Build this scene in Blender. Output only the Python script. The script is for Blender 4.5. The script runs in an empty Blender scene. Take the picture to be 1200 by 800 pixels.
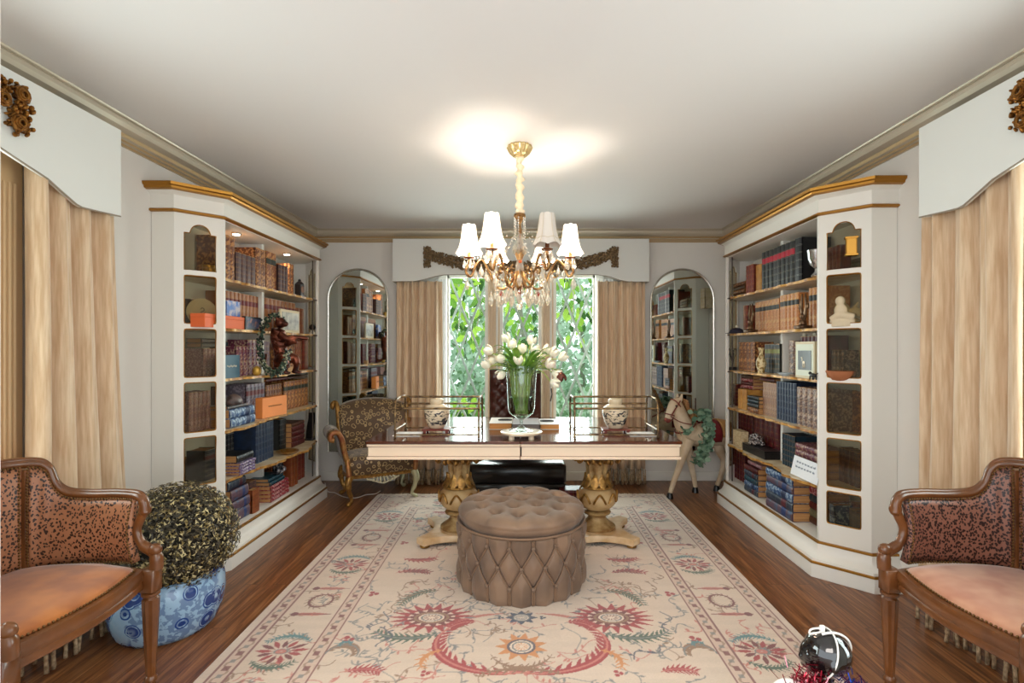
BULB = 7.0; WORLD = 2.0; SIDE = 26; FAR = 95; HALL_FILL = 45; EXPO = 0.55
import bpy, bmesh, math, random
import numpy as np
from mathutils import Vector, Matrix, Euler, noise
random.seed(7)
PI = math.pi
scene = bpy.context.scene
COL = scene.collection
CAMZ = 1.42; F = 600.0; CX = 611.0; CY = 408.0

def P(x, y, D):
    """world point seen at photo pixel x, y at distance D (metres)"""
    return Vector(((x-CX)/F*D, D, CAMZ-(y-CY)/F*D))

def lin(c):
    out = []
    for v in c[:3]:
        v = v/255.0
        out.append(v/12.92 if v <= 0.04045 else ((v+0.055)/1.055)**2.4)
    return tuple(out)+(1.0,)

MATS = {}
def mat(name, c, rough=.5, metal=0.0, c2=None, ns=8.0, stretch=(1,1,1), ramp=(.35,.65), bump=0.0, bs=None,
        trans=0.0, emit=0.0, ec=None, coat=0.0, sheen=0.0, tex='noise', spec=None, detail=4.0, alpha=1.0, sub=0.0):
    if name in MATS: return MATS[name]
    m = bpy.data.materials.new(name); m.use_nodes = True
    nt = m.node_tree; b = nt.nodes['Principled BSDF']; L = nt.links.new
    b.inputs['Base Color'].default_value = lin(c)
    b.inputs['Roughness'].default_value = rough
    b.inputs['Metallic'].default_value = metal
    b.inputs['Transmission Weight'].default_value = trans
    b.inputs['Coat Weight'].default_value = coat
    b.inputs['Sheen Weight'].default_value = sheen
    b.inputs['Alpha'].default_value = alpha
    if spec is not None: b.inputs['Specular IOR Level'].default_value = spec
    if sub: b.inputs['Subsurface Weight'].default_value = sub
    if emit:
        b.inputs['Emission Color'].default_value = lin(ec or c); b.inputs['Emission Strength'].default_value = emit
    if c2 or bump:
        tc = nt.nodes.new('ShaderNodeTexCoord'); mp = nt.nodes.new('ShaderNodeMapping')
        mp.inputs['Scale'].default_value = stretch; L(tc.outputs['Object'], mp.inputs['Vector'])
    if c2:
        if tex == 'noise':
            t = nt.nodes.new('ShaderNodeTexNoise'); t.inputs['Scale'].default_value = ns; t.inputs['Detail'].default_value = detail; o = t.outputs['Fac']
        elif tex == 'voronoi':
            t = nt.nodes.new('ShaderNodeTexVoronoi'); t.inputs['Scale'].default_value = ns; o = t.outputs['Distance']
        elif tex == 'wave':
            t = nt.nodes.new('ShaderNodeTexWave'); t.inputs['Scale'].default_value = ns; t.inputs['Distortion'].default_value = 6; t.inputs['Detail'].default_value = 3; o = t.outputs['Fac']
        L(mp.outputs['Vector'], t.inputs['Vector'])
        r = nt.nodes.new('ShaderNodeValToRGB'); r.color_ramp.elements[0].position = ramp[0]; r.color_ramp.elements[1].position = ramp[1]
        r.color_ramp.elements[0].color = lin(c); r.color_ramp.elements[1].color = lin(c2)
        L(o, r.inputs['Fac']); L(r.outputs['Color'], b.inputs['Base Color'])
    if bump:
        n = nt.nodes.new('ShaderNodeTexNoise'); n.inputs['Scale'].default_value = bs or ns; n.inputs['Detail'].default_value = 4
        L(mp.outputs['Vector'], n.inputs['Vector'])
        bp = nt.nodes.new('ShaderNodeBump'); bp.inputs['Strength'].default_value = bump; bp.inputs['Distance'].default_value = .01
        L(n.outputs['Fac'], bp.inputs['Height']); L(bp.outputs['Normal'], b.inputs['Normal'])
    MATS[name] = m
    return m

class MB:
    """collects geometry that becomes ONE mesh object"""
    def __init__(s): s.v = []; s.f = []; s.m = []
    def add(s, vs, fs, mi=0, M=None):
        o = len(s.v)
        for v in vs:
            v = Vector(v)
            s.v.append(tuple(M @ v) if M else tuple(v))
        for f in fs: s.f.append(tuple(i+o for i in f)); s.m.append(mi)
        return s
    def box(s, x0, x1, y0, y1, z0, z1, mi=0, M=None):
        if x0 > x1: x0, x1 = x1, x0
        if y0 > y1: y0, y1 = y1, y0
        vs = [(x0,y0,z0),(x1,y0,z0),(x1,y1,z0),(x0,y1,z0),(x0,y0,z1),(x1,y0,z1),(x1,y1,z1),(x0,y1,z1)]
        return s.add(vs, [(0,3,2,1),(4,5,6,7),(0,1,5,4),(1,2,6,5),(2,3,7,6),(3,0,4,7)], mi, M)
    def cbox(s, x0, x1, y0, y1, z0, z1, c=.005, mi=0, M=None):
        """box with chamfered vertical and horizontal edges"""
        def ring(i, z): return [(x0+c+i,y0+i,z),(x1-c-i,y0+i,z),(x1-i,y0+c+i,z),(x1-i,y1-c-i,z),(x1-c-i,y1-i,z),(x0+c+i,y1-i,z),(x0+i,y1-c-i,z),(x0+i,y0+c+i,z)]
        k = c*.5
        rings = [ring(k,z0), ring(0,z0+k), ring(0,z1-k), ring(k,z1)]
        return s.loft(rings, mi, M)
    def loft(s, rings, mi=0, M=None, cap=True, closed=True):
        n = len(rings[0]); vs = [p for r in rings for p in r]; fs = []
        for i in range(len(rings)-1):
            for j in range(n if closed else n-1):
                k = (j+1) % n
                fs.append((i*n+j, i*n+k, (i+1)*n+k, (i+1)*n+j))
        if cap and closed:
            fs.append(tuple(reversed(range(n)))); fs.append(tuple((len(rings)-1)*n+j for j in range(n)))
        return s.add(vs, fs, mi, M)
    def prism(s, poly, z0, z1, mi=0, M=None):
        return s.loft([[(x,y,z0) for x,y in poly], [(x,y,z1) for x,y in poly]], mi, M)
    def lathe(s, prof, seg=24, c=(0,0,0), mi=0, M=None, sq=1.0, fl=None):
        rings = []
        for r, z in prof:
            ring = []
            for i in range(seg):
                a = 2*PI*i/seg; rr = r
                if fl: rr = r*(1+fl[1]*math.cos(fl[0]*a))
                ring.append((c[0]+rr*math.cos(a), c[1]+rr*math.sin(a)*sq, c[2]+z))
            rings.append(ring)
        return s.loft(rings, mi, M)
    def tube(s, pts, r, seg=8, mi=0, M=None, closed=False, flat=1.0):
        pts = [Vector(p) for p in pts]; n = len(pts)
        rs = r if hasattr(r, '__len__') else [r]*n
        rings = []; up = None
        for i, p in enumerate(pts):
            if closed: t = pts[(i+1) % n]-pts[i-1]
            else: t = pts[min(i+1,n-1)]-pts[max(i-1,0)]
            if t.length < 1e-9: t = Vector((0,0,1))
            t.normalize()
            if up is None:
                up = Vector((0,0,1)) if abs(t.z) < .9 else Vector((1,0,0))
            side = t.cross(up)
            if side.length < 1e-6: side = t.cross(Vector((0,1,0)))
            side.normalize(); up = side.cross(t).normalized()
            rings.append([tuple(p+side*math.cos(2*PI*k/seg)*rs[i]+up*math.sin(2*PI*k/seg)*rs[i]*flat) for k in range(seg)])
        if closed:
            rings.append(rings[0]); return s.loft(rings, mi, M, cap=False)
        return s.loft(rings, mi, M)
    def ball(s, c, r, seg=12, rings=8, mi=0, M=None):
        if not hasattr(r, '__len__'): r = (r,r,r)
        rr = []
        for i in range(rings+1):
            a = -PI/2+PI*i/rings; ca = max(math.cos(a), .02)
            rr.append([(c[0]+r[0]*ca*math.cos(2*PI*k/seg), c[1]+r[1]*ca*math.sin(2*PI*k/seg), c[2]+r[2]*math.sin(a)) for k in range(seg)])
        return s.loft(rr, mi, M)
    def quad(s, a, b, c, d, mi=0): return s.add([a,b,c,d], [(0,1,2,3)], mi)
    def build(s, name, mats, parent=None, smooth=35, bevel=0, solid=0, subd=0, remesh=0, recalc=True):
        me = bpy.data.meshes.new(name); me.from_pydata(s.v, [], s.f)
        if not hasattr(mats, '__len__'): mats = [mats]
        for m in mats: me.materials.append(m)
        me.polygons.foreach_set('material_index', s.m)
        if recalc:
            bm = bmesh.new(); bm.from_mesh(me); bmesh.ops.recalc_face_normals(bm, faces=bm.faces); bm.to_mesh(me); bm.free()
        if smooth:
            me.polygons.foreach_set('use_smooth', [True]*len(me.polygons))
            if smooth < 180: me.set_sharp_from_angle(angle=math.radians(smooth))
        me.update()
        o = bpy.data.objects.new(name, me); COL.objects.link(o)
        if parent: o.parent = parent
        if solid:
            q = o.modifiers.new('s', 'SOLIDIFY'); q.thickness = solid; q.offset = 0
        if remesh:
            q = o.modifiers.new('r', 'REMESH'); q.mode = 'VOXEL'; q.voxel_size = remesh; q.use_smooth_shade = True
            q = o.modifiers.new('sm', 'SMOOTH'); q.iterations = 4; q.factor = .5
        if bevel:
            q = o.modifiers.new('b', 'BEVEL'); q.width = bevel; q.segments = 2; q.limit_method = 'ANGLE'; q.angle_limit = math.radians(40)
        if subd:
            q = o.modifiers.new('su', 'SUBSURF'); q.levels = subd; q.render_levels = subd
        return o

def tag(o, label=None, cat=None, group=None, kind=None):
    if label: o['label'] = label
    if cat: o['category'] = cat
    if group: o['group'] = group
    if kind: o['kind'] = kind
    return o
def thing(name, label, cat, loc=(0,0,0), rz=0, group=None):
    o = bpy.data.objects.new(name, None); COL.objects.link(o); o.location = loc; o.rotation_euler = (0,0,rz)
    o.empty_display_size = .05
    return tag(o, label, cat, group)
def dup(root, loc=None, rot=None, label=None, group=None):
    r = root.copy(); COL.objects.link(r)
    if loc is not None: r.location = loc
    if rot is not None: r.rotation_euler = rot
    if label: r['label'] = label
    if group: r['group'] = group
    for ch in list(root.children):
        c = ch.copy(); COL.objects.link(c); c.parent = r
        for g in ch.children:
            d = g.copy(); COL.objects.link(d); d.parent = c
    return r
def struct(o): return tag(o, kind='structure')
def T(x=0, y=0, z=0, rx=0, ry=0, rz=0, s=1.0):
    S = Matrix.Diagonal((s,s,s,1)) if not hasattr(s,'__len__') else Matrix.Diagonal((*s,1))
    return Matrix.Translation((x,y,z)) @ Euler((rx,ry,rz)).to_matrix().to_4x4() @ S
def smoothstep(a, b, x):
    t = min(max((x-a)/(b-a), 0), 1); return t*t*(3-2*t)
def interp(pts, x):
    if x <= pts[0][0]: return pts[0][1]
    for (a,b),(c,d) in zip(pts, pts[1:]):
        if x <= c: return b+(d-b)*(x-a)/(c-a)
    return pts[-1][1]
def spline(pts, n=8):
    """Catmull-Rom through points"""
    pts = [Vector(p) for p in pts]; out = []
    for i in range(len(pts)-1):
        p0 = pts[max(i-1,0)]; p1 = pts[i]; p2 = pts[i+1]; p3 = pts[min(i+2,len(pts)-1)]
        for k in range(n):
            t = k/n
            out.append(.5*((2*p1)+(p2-p0)*t+(2*p0-5*p1+4*p2-p3)*t*t+(3*p1-p0-3*p2+p3)*t**3))
    out.append(pts[-1]); return out
# ---------------------------------------------------------------- materials
m_wall = mat('wall_paint', (224,219,212), .85)
m_ceil = mat('ceiling_paint', (222,218,216), .9, bump=.02, bs=3)
m_crown = mat('crown_paint', (196,184,164), .38, metal=.25)
m_crown2 = mat('crown_gold_line', (176,146,104), .4, metal=.35)
m_white = mat('white_paint', (232,228,220), .45)
m_cream = mat('cream_paint', (238,214,188), .5)
m_gold = mat('gold_lacquer', (164,114,46), .34, metal=.85)
m_dark = mat('dark_line', (62,46,34), .5)
m_brass = mat('brass', (196,150,78), .28, metal=.9)
m_antique = mat('antique_gold', (176,132,66), .4, metal=.6, c2=(120,84,40), ns=40)
m_oldgold = mat('old_gold_leaf', (188,160,112), .42, metal=.35, c2=(140,104,60), ns=18)
m_bronze = mat('bronze_garland', (146,120,84), .5, metal=.3, c2=(86,66,46), ns=60)
m_rack = mat('rack_metal', (150,122,82), .35, metal=.8, c2=(70,52,40), ns=30)
m_cloth = mat('curtain_silk', (224,198,166), .6, c2=(200,166,130), ns=60, stretch=(1,1,.08), sheen=.3, bump=.15, bs=120)
m_sheer = mat('sheer_white', (240,240,240), .8, alpha=.75)
m_val = mat('valance_fabric', (224,224,219), .85, bump=.05, bs=300)
m_fringe = mat('fringe_yarn', (206,178,142), .8, c2=(140,112,84), ns=60)
m_glass = None
def glassmat(name, tint=(255,255,255), refl=.12, rough=.02, diff=None):
    m = bpy.data.materials.new(name); m.use_nodes = True; nt = m.node_tree; nt.nodes.clear(); L = nt.links.new
    out = nt.nodes.new('ShaderNodeOutputMaterial'); mx = nt.nodes.new('ShaderNodeMixShader')
    tr = nt.nodes.new('ShaderNodeBsdfTransparent'); gl = nt.nodes.new('ShaderNodeBsdfGlossy')
    tr.inputs[0].default_value = lin(tint); gl.inputs['Roughness'].default_value = rough
    lw = nt.nodes.new('ShaderNodeLayerWeight'); lw.inputs['Blend'].default_value = .5
    pw = nt.nodes.new('ShaderNodeMath'); pw.operation = 'POWER'; pw.inputs[1].default_value = 2.2 if refl > .3 else 4; L(lw.outputs['Facing'], pw.inputs[0])
    ml_ = nt.nodes.new('ShaderNodeMath'); ml_.operation = 'MULTIPLY_ADD'; ml_.inputs[1].default_value = .6; ml_.inputs[2].default_value = refl*.25; L(pw.outputs[0], ml_.inputs[0])
    L(ml_.outputs[0], mx.inputs[0]); L(tr.outputs[0], mx.inputs[1]); L(gl.outputs[0], mx.inputs[2])
    L(mx.outputs[0], out.inputs[0]); MATS[name] = m
    return m
def crystalmat(name, c):
    m = bpy.data.materials.new(name); m.use_nodes = True; nt = m.node_tree; nt.nodes.clear(); L = nt.links.new
    out = nt.nodes.new('ShaderNodeOutputMaterial'); a = nt.nodes.new('ShaderNodeMixShader'); b = nt.nodes.new('ShaderNodeMixShader')
    tr = nt.nodes.new('ShaderNodeBsdfTransparent'); gl = nt.nodes.new('ShaderNodeBsdfGlossy'); df = nt.nodes.new('ShaderNodeBsdfTranslucent')
    tr.inputs[0].default_value = lin(c); gl.inputs['Roughness'].default_value = .05; df.inputs[0].default_value = lin(c)
    a.inputs[0].default_value = .5; L(tr.outputs[0], a.inputs[1]); L(gl.outputs[0], a.inputs[2])
    b.inputs[0].default_value = .3; L(a.outputs[0], b.inputs[1]); L(df.outputs[0], b.inputs[2]); L(b.outputs[0], out.inputs[0]); MATS[name] = m
    return m
m_pane = glassmat('window_glass', (250,255,252), .02)
m_case_glass = glassmat('cabinet_glass', (225,220,205), .1)
m_vase_glass = glassmat('vase_glass', (240,248,244), .35)
m_crystal = crystalmat('crystal', (255,250,240))
m_amber = crystalmat('amber_crystal', (230,110,14))
m_shelf_glass = glassmat('shelf_glass', (235,245,240), .3)
m_mirror = mat('mirror_silver', (225,232,230), .02, metal=1.0)
m_frame = mat('mirror_frame', (200,196,186), .25, metal=.85)
m_suede = mat('ochre_suede', (190,112,44), .8, c2=(156,84,30), ns=9, sheen=.4, detail=2)
m_suede2 = mat('pink_suede', (206,150,118), .8, c2=(184,118,88), ns=9, sheen=.4, detail=2)
m_chairwood = mat('chair_walnut', (122,72,34), .3, c2=(92,52,24), ns=9, stretch=(1,1,1), ramp=(.3,.7), coat=.3, detail=3)
m_nail = mat('nail_brass', (120,88,52), .35, metal=.8)
m_velvet = mat('taupe_velvet', (132,104,82), .6, c2=(100,78,62), ns=5, sheen=.15, detail=2)
m_piping = mat('velvet_piping', (124,94,70), .6, sheen=.1)
m_tablewood = mat('mahogany', (92,44,22), .16, c2=(64,28,14), ns=10, stretch=(1,8,1), coat=.5, detail=5)
m_black = mat('black_leather', (22,20,20), .3, coat=.2)
m_brownleather = mat('oxblood_leather', (66,24,18), .3, coat=.3)
m_paper = mat('book_pages', (196,146,92), .8, c2=(160,112,66), ns=4, stretch=(60,1,1))
m_ivory = mat('ivory', (236,226,204), .5)

def leopard(name, base, base2, spot, scale=34, thr=.37):
    m = bpy.data.materials.new(name); m.use_nodes = True; nt = m.node_tree; b = nt.nodes['Principled BSDF']; L = nt.links.new
    tc = nt.nodes.new('ShaderNodeTexCoord'); mp = nt.nodes.new('ShaderNodeMapping'); mp.inputs['Scale'].default_value = (1,1,.75)
    L(tc.outputs['Object'], mp.inputs[0])
    nz = nt.nodes.new('ShaderNodeTexNoise'); nz.inputs['Scale'].default_value = 30; L(mp.outputs[0], nz.inputs['Vector'])
    va = nt.nodes.new('ShaderNodeVectorMath'); va.operation = 'MULTIPLY_ADD'; va.inputs[1].default_value = (.02,.02,.02)
    L(nz.outputs['Color'], va.inputs[0]); L(mp.outputs[0], va.inputs[2])
    vo = nt.nodes.new('ShaderNodeTexVoronoi'); vo.inputs['Scale'].default_value = scale*3.1; L(va.outputs[0], vo.inputs['Vector'])
    r = nt.nodes.new('ShaderNodeValToRGB'); r.color_ramp.interpolation = 'EASE'
    r.color_ramp.elements[0].position = thr; r.color_ramp.elements[0].color = (1,1,1,1)
    r.color_ramp.elements[1].position = thr+.09; r.color_ramp.elements[1].color = (0,0,0,1); L(vo.outputs['Distance'], r.inputs[0])
    n2 = nt.nodes.new('ShaderNodeTexNoise'); n2.inputs['Scale'].default_value = 5; L(tc.outputs['Object'], n2.inputs['Vector'])
    mb = nt.nodes.new('ShaderNodeMixRGB'); mb.inputs[1].default_value = lin(base); mb.inputs[2].default_value = lin(base2); L(n2.outputs['Fac'], mb.inputs[0])
    mx = nt.nodes.new('ShaderNodeMixRGB'); mx.inputs[2].default_value = lin(spot); L(mb.outputs[0], mx.inputs[1]); L(r.outputs[0], mx.inputs[0])
    L(mx.outputs[0], b.inputs['Base Color']); b.inputs['Roughness'].default_value = .42
    MATS[name] = m; return m
m_leopard = leopard('leopard_print_tan', (190,134,98), (140,84,54), (48,26,18))
m_leopard2 = leopard('leopard_print_brown', (168,118,98), (116,68,54), (40,20,18), scale=38, thr=.44)

def woodfloor():
    m = bpy.data.materials.new('oak_floor'); m.use_nodes = True; nt = m.node_tree; b = nt.nodes['Principled BSDF']; L = nt.links.new
    tc = nt.nodes.new('ShaderNodeTexCoord'); mp = nt.nodes.new('ShaderNodeMapping'); mp.inputs['Rotation'].default_value = (0,0,PI/2)
    L(tc.outputs['Object'], mp.inputs[0])
    br = nt.nodes.new('ShaderNodeTexBrick'); br.inputs['Scale'].default_value = 1; br.inputs['Mortar Size'].default_value = .0012
    br.inputs['Brick Width'].default_value = 1.3; br.inputs['Row Height'].default_value = .083; br.offset = .37
    br.inputs['Color1'].default_value = (.15,.15,.15,1); br.inputs['Color2'].default_value = (.85,.85,.85,1); br.inputs['Mortar'].default_value = (0,0,0,1)
    L(mp.outputs[0], br.inputs['Vector'])
    # grain: noise stretched along the boards, shifted per board
    mg = nt.nodes.new('ShaderNodeMapping'); mg.inputs['Scale'].default_value = (26,1.5,1); L(tc.outputs['Object'], mg.inputs[0])
    ad = nt.nodes.new('ShaderNodeVectorMath'); ad.operation = 'MULTIPLY_ADD'; ad.inputs[1].default_value = (9,9,9)
    L(br.outputs['Color'], ad.inputs[0]); L(mg.outputs[0], ad.inputs[2])
    n = nt.nodes.new('ShaderNodeTexNoise'); n.inputs['Scale'].default_value = 1.6; n.inputs['Detail'].default_value = 7; n.inputs['Roughness'].default_value = .62; n.inputs['Distortion'].default_value = .8
    L(ad.outputs[0], n.inputs['Vector'])
    r = nt.nodes.new('ShaderNodeValToRGB'); e = r.color_ramp.elements
    e[0].position = .32; e[0].color = lin((72,42,24)); e[1].position = .68; e[1].color = lin((166,112,68))
    x = e.new(.46); x.color = lin((116,68,36)); x = e.new(.54); x.color = lin((136,86,48))
    L(n.outputs['Fac'], r.inputs[0])
    hs = nt.nodes.new('ShaderNodeHueSaturation'); L(r.outputs[0], hs.inputs['Color'])
    mr = nt.nodes.new('ShaderNodeMapRange'); mr.inputs['To Min'].default_value = .8; mr.inputs['To Max'].default_value = 1.12; L(br.outputs['Color'], mr.inputs[0]); L(mr.outputs[0], hs.inputs['Value'])
    mx = nt.nodes.new('ShaderNodeMixRGB'); mx.inputs[2].default_value = lin((50,24,12)); L(br.outputs['Fac'], mx.inputs[0]); L(hs.outputs[0], mx.inputs[1])
    L(mx.outputs[0], b.inputs['Base Color']); b.inputs['Roughness'].default_value = .3
    MATS['oak_floor'] = m; return m
m_floor = woodfloor()
# ---------------------------------------------------------------- room shell
WL, WR, WF, H = -2.25, 2.22, 5.5, 2.68
YB = 0.85
struct(MB().box(WL-.1, WR+.1, -2.6, WF+.25, -.08, 0).build('floor', m_floor, smooth=0))
struct(MB().box(WL-.1, WR+.1, -2.6, WF+.25, H, H+.1).build('ceiling', m_ceil, smooth=0))
# side walls with a window opening each (behind the side curtains)
SW0, SW1, SZ0, SZ1 = 1.10, 2.06, .35, 2.2
def sidewall(X, t, name):
    mb = MB()
    a, b = min(X, X+t), max(X, X+t)
    mb.box(a, b, YB, SW0, 0, H); mb.box(a, b, SW1, WF+.12, 0, H); mb.box(a, b, SW0, SW1, 0, SZ0); mb.box(a, b, SW0, SW1, SZ1, H)
    struct(mb.build(name, m_wall, smooth=0))
sidewall(WL, -.12, 'wall_left'); sidewall(WR, .12, 'wall_right')
# far wall with the triple window
WX0, WX1, WZ0, WZ1 = -.815, .815, .52, 2.26
mb = MB()
mb.box(WL-.12, WX0, WF, WF+.12, 0, H); mb.box(WX1, WR+.12, WF, WF+.12, 0, H); mb.box(WX0, WX1, WF, WF+.12, 0, WZ0); mb.box(WX0, WX1, WF, WF+.12, WZ1, H)
struct(mb.build('wall_far', m_wall, smooth=0))
# the doorway the camera stands in: wall returns and casing either side
struct(MB().box(WL-.12, -1.10, YB-.12, YB, 0, H).build('wall_back_left', m_wall, smooth=0))
struct(MB().box(1.10, WR+.12, YB-.12, YB, 0, H).build('wall_back_right', m_wall, smooth=0))
struct(MB().cbox(-1.16, -1.0075, YB+.002, 1.0, 0, H, .01).build('trim_1', m_white))
# crown moulding
def crown_prof():   # (out from wall, down from ceiling)
    return [(0,.125),(.012,.125),(.014,.112),(.028,.108),(.03,.096),(.044,.088),(.05,.07),(.066,.066),(.09,.058),(.104,.04),(.106,.022),(.096,.012),(.108,.008),(.112,0),(0,0)]
def crown(p0, p1, nrm, name, ext0=1, ext1=1):
    pr = crown_prof(); rings = []
    d = (Vector(p1)-Vector(p0)).normalized(); n = Vector(nrm)
    for p, sg, e in ((Vector(p0), 1, ext0), (Vector(p1), -1, ext1)):
        rings.append([tuple(p+n*o+d*sg*o*e+Vector((0,0,H-dn))) for o, dn in pr])
    mb = MB(); N = len(pr)
    mb.loft(rings, 0)
    for i in range(N):
        if i in (1, 3, 5): mb.m[i] = 1
    struct(mb.build(name, [m_crown, m_crown2], smooth=30))
crown((WL,YB,0), (WL,WF,0), (1,0,0), 'trim_2', 0, 1)
crown((WR,YB,0), (WR,WF,0), (-1,0,0), 'trim_3', 0, 1)
crown((WL,WF,0), (WR,WF,0), (0,-1,0), 'trim_4', 1, 1)
def base(x0,x1,y0,y1,name,dx,dy):
    mb = MB(); mb.box(x0, x1+dx*0, y0, y1, 0, .1); struct(mb.build(name, m_white, bevel=.006))
base(WL+.0, WR, WF-.018, WF, 'baseboard_far', 0, 0)
base(WL, WL+.018, YB, 3.05, 'baseboard_left', 0, 0)
base(WR-.018, WR, YB, 2.95, 'baseboard_right', 0, 0)
for s, X, nm in ((-1, WL, 'baseboard_left_far'), (1, WR, 'baseboard_right_far')):
    base(min(X, X-s*.018), max(X, X-s*.018), 5.12, WF, nm, 0, 0)

# ---------------------------------------------------------------- triple window with leaded lattice
m_mull = mat('mullion_tan', (216,190,160), .5)
m_lead = mat('lattice_lead', (184,202,194), .5, metal=.0)
PX = [(-.80,-.372), (-.22,.205), (.355,.795)]
w = thing('window_1', None, None); struct(w)
fr = MB()
def fbox(x0,x1,z0,z1,y0=WF-.01,y1=WF+.09,mi=0): fr.box(x0,x1,y0,y1,z0,z1,mi)
fbox(WX0-.06, WX1+.06, WZ0-.05, WZ0+.03, WF-.04); fbox(WX0, WX1, WZ1-.05, WZ1)
fbox(WX0-.07, WX0+.015, WZ0-.05, WZ1+.06, WF-.03); fbox(WX1-.02, WX1+.07, WZ0-.05, WZ1+.06, WF-.03)
for a, b in ((-.372,-.22), (.205,.355)):
    fbox(a, b, WZ0, WZ1, WF+.02, WF+.09)
    fbox(a+.012, b-.012, WZ0, WZ1, WF-.012, WF+.03, 1)
    for k in range(3):
        x = a+.03+k*.04; fr.tube([(x,WF-.012,WZ0),(x,WF-.012,WZ1)], .012, 8, 1 if k != 2 else 0)
fr.build('window_frame', [m_white, m_mull], w, bevel=.003)
for a, b in PX:
    sh = MB(); t = .022
    for x0,x1,z0,z1 in ((a,a+t,WZ0+.03,WZ1-.05),(b-t,b,WZ0+.03,WZ1-.05),(a,b,WZ0+.03,WZ0+.06),(a,b,WZ1-.08,WZ1-.05)):
        sh.box(x0,x1,WF+.035,WF+.06,z0,z1)
    so = sh.build('sash', m_white, w, bevel=.002)
    MB().box(a+.01,b-.01,WF+.05,WF+.053,WZ0+.04,WZ1-.06).build('pane', m_pane, so, smooth=0)
    # diamond cames
    la = MB(); x0, x1, z0, z1 = a+t, b-t, WZ0+.06, WZ1-.08
    W_ = x1-x0; pitch = .215; slope = 2.5
    for sg in (1,-1):
        k = -12
        while k < 16:
            # line x = x0 + k*pitch + sg*(z-z0)/slope
            zs = []
            for z in (z0, z1): zs.append((x0+k*pitch*1.0+sg*(z-z0)/slope, z))
            (xa, za), (xb, zb) = zs
            t0, t1 = 0.0, 1.0; dx = xb-xa
            for lim, s_ in ((x0,1),(x1,-1)):
                fa = (xa-lim)*s_; fb = (xb-lim)*s_
                if fa < 0 and fb < 0: t0 = 2; break
                if fa < 0: t0 = max(t0, fa/(fa-fb))
                elif fb < 0: t1 = min(t1, fa/(fa-fb))
            if t0 < t1:
                A = Vector((xa+dx*t0, WF+.046+sg*.002, za+(zb-za)*t0)); B = Vector((xa+dx*t1, WF+.046+sg*.002, za+(zb-za)*t1))
                dv = (B-A).normalized(); sd_ = Vector((-dv.z,0,dv.x))*.0115; th = Vector((0,.0025,0))
                la.loft([[tuple(q-sd_-th),tuple(q+sd_-th),tuple(q+sd_+th),tuple(q-sd_+th)] for q in (A,B)])
            k += 1
    la.build('lattice', m_lead, so, smooth=0)
# latch on the second mullion
MB().tube([P(646,455,5.47),P(647,462,5.45),P(645,470,5.47)], .006, 8).build('latch', m_dark, w)
# side windows
for s, X, nm in ((-1, WL, 'window_2'), (1, WR, 'window_3')):
    ww = thing(nm, None, None); struct(ww)
    f = MB()
    xi = X-s*.03; xo = X+s*.1
    f.box(xi, xo, SW0-.09, SW0, 0.02, SZ1+.1); f.box(xi, xo, SW0, SW1, SZ0-.08, SZ0); f.box(xi, xo, SW0, SW1, SZ1, SZ1+.08)
    f.box(xi, xo, (SW0+SW1)/2-.02, (SW0+SW1)/2+.02, SZ0, SZ1)
    f.box(xi, xo, SW1, SW1+.22, 0.02, SZ1+.1)
    for k in range(7):
        y = SW1+.045+k*.023; f.tube([(xi,y,.1),(xi,y,SZ1-.06)], .009, 8)
    f.build('window_frame', mat('casing_tan', (208,172,128), .45), ww, bevel=.003)
    MB().box(X+s*.05, X+s*.054, SW0, SW1, SZ0, SZ1).build('pane', m_pane, ww, smooth=0)

# ---------------------------------------------------------------- curtains
def curtain_mb(p0, p1, z0, z1, folds, amp, seed=0, flare=0.0, topf=None, shift=(0,0), nu=None, nv=26, dirn=None):
    """p0,p1 xy of the top ends; flare spreads the foot"""
    rnd = random.Random(seed); mb = MB(); nu = nu or folds*12
    p0 = Vector((p0[0],p0[1],0)); p1 = Vector((p1[0],p1[1],0)); d = p1-p0; n = Vector((-d.y,d.x,0)).normalized()
    if dirn is not None and n.dot(Vector((dirn[0],dirn[1],0))) < 0: n = -n
    ph = [rnd.uniform(-.5,.5) for _ in range(folds+2)]; am = [rnd.uniform(.6,1.15) for _ in range(folds+2)]
    rows = []
    for j in range(nv+1):
        v = j/nv; row = []
        for i in range(nu+1):
            u = i/nu; k = u*folds; ki = int(min(k, folds-1)); fr_ = k-ki
            a = am[ki]*(1-fr_)+am[ki+1]*fr_; p_ = ph[ki]*(1-fr_)+ph[ki+1]*fr_
            off = amp*a*math.sin(2*PI*k+p_*1.5*(.3+v))*(.55+.5*v)+amp*.25*math.sin(4*PI*k+5*p_+2*v)
            uu = (u-.5)*(1+flare*v*v)+.5
            pt = p0+d*uu+n*off+Vector((shift[0]*v, shift[1]*v, 0))
            zt = topf(u) if topf else z1
            row.append((pt.x, pt.y, zt+(z0-zt)*v))
        rows.append(row)
    mb.loft(rows, 0, cap=False, closed=False)
    return mb, rows[-1]
def fringe_mb(bottom, z0, length, r=.008, seed=0, step=2):
    rnd = random.Random(seed); mb = MB()
    for i in range(0, len(bottom), step):
        x, y, z = bottom[i]
        dx, dy = rnd.uniform(-.012,.012), rnd.uniform(-.012,.012)
        mb.tube([(x,y,z0+length),(x+dx*.4,y+dy*.4,z0+length*.5),(x+dx,y+dy,z0+.004)], [r*.6,r,r*1.25], 5)
    return mb
def curtain(label, group, *a, fr_len=.16, mats=None, **k):
    t = thing('curtain', label, 'curtain', group=group)
    mb, bot = curtain_mb(*a, **k)
    mb.build('drape', mats or m_cloth, t, smooth=180, solid=.004, recalc=False)
    if fr_len:
        f = fringe_mb(bot, a[2]-fr_len+.0, fr_len, seed=k.get('seed',0)).build('bullion_fringe', m_fringe, t, smooth=180)
    return t
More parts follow.
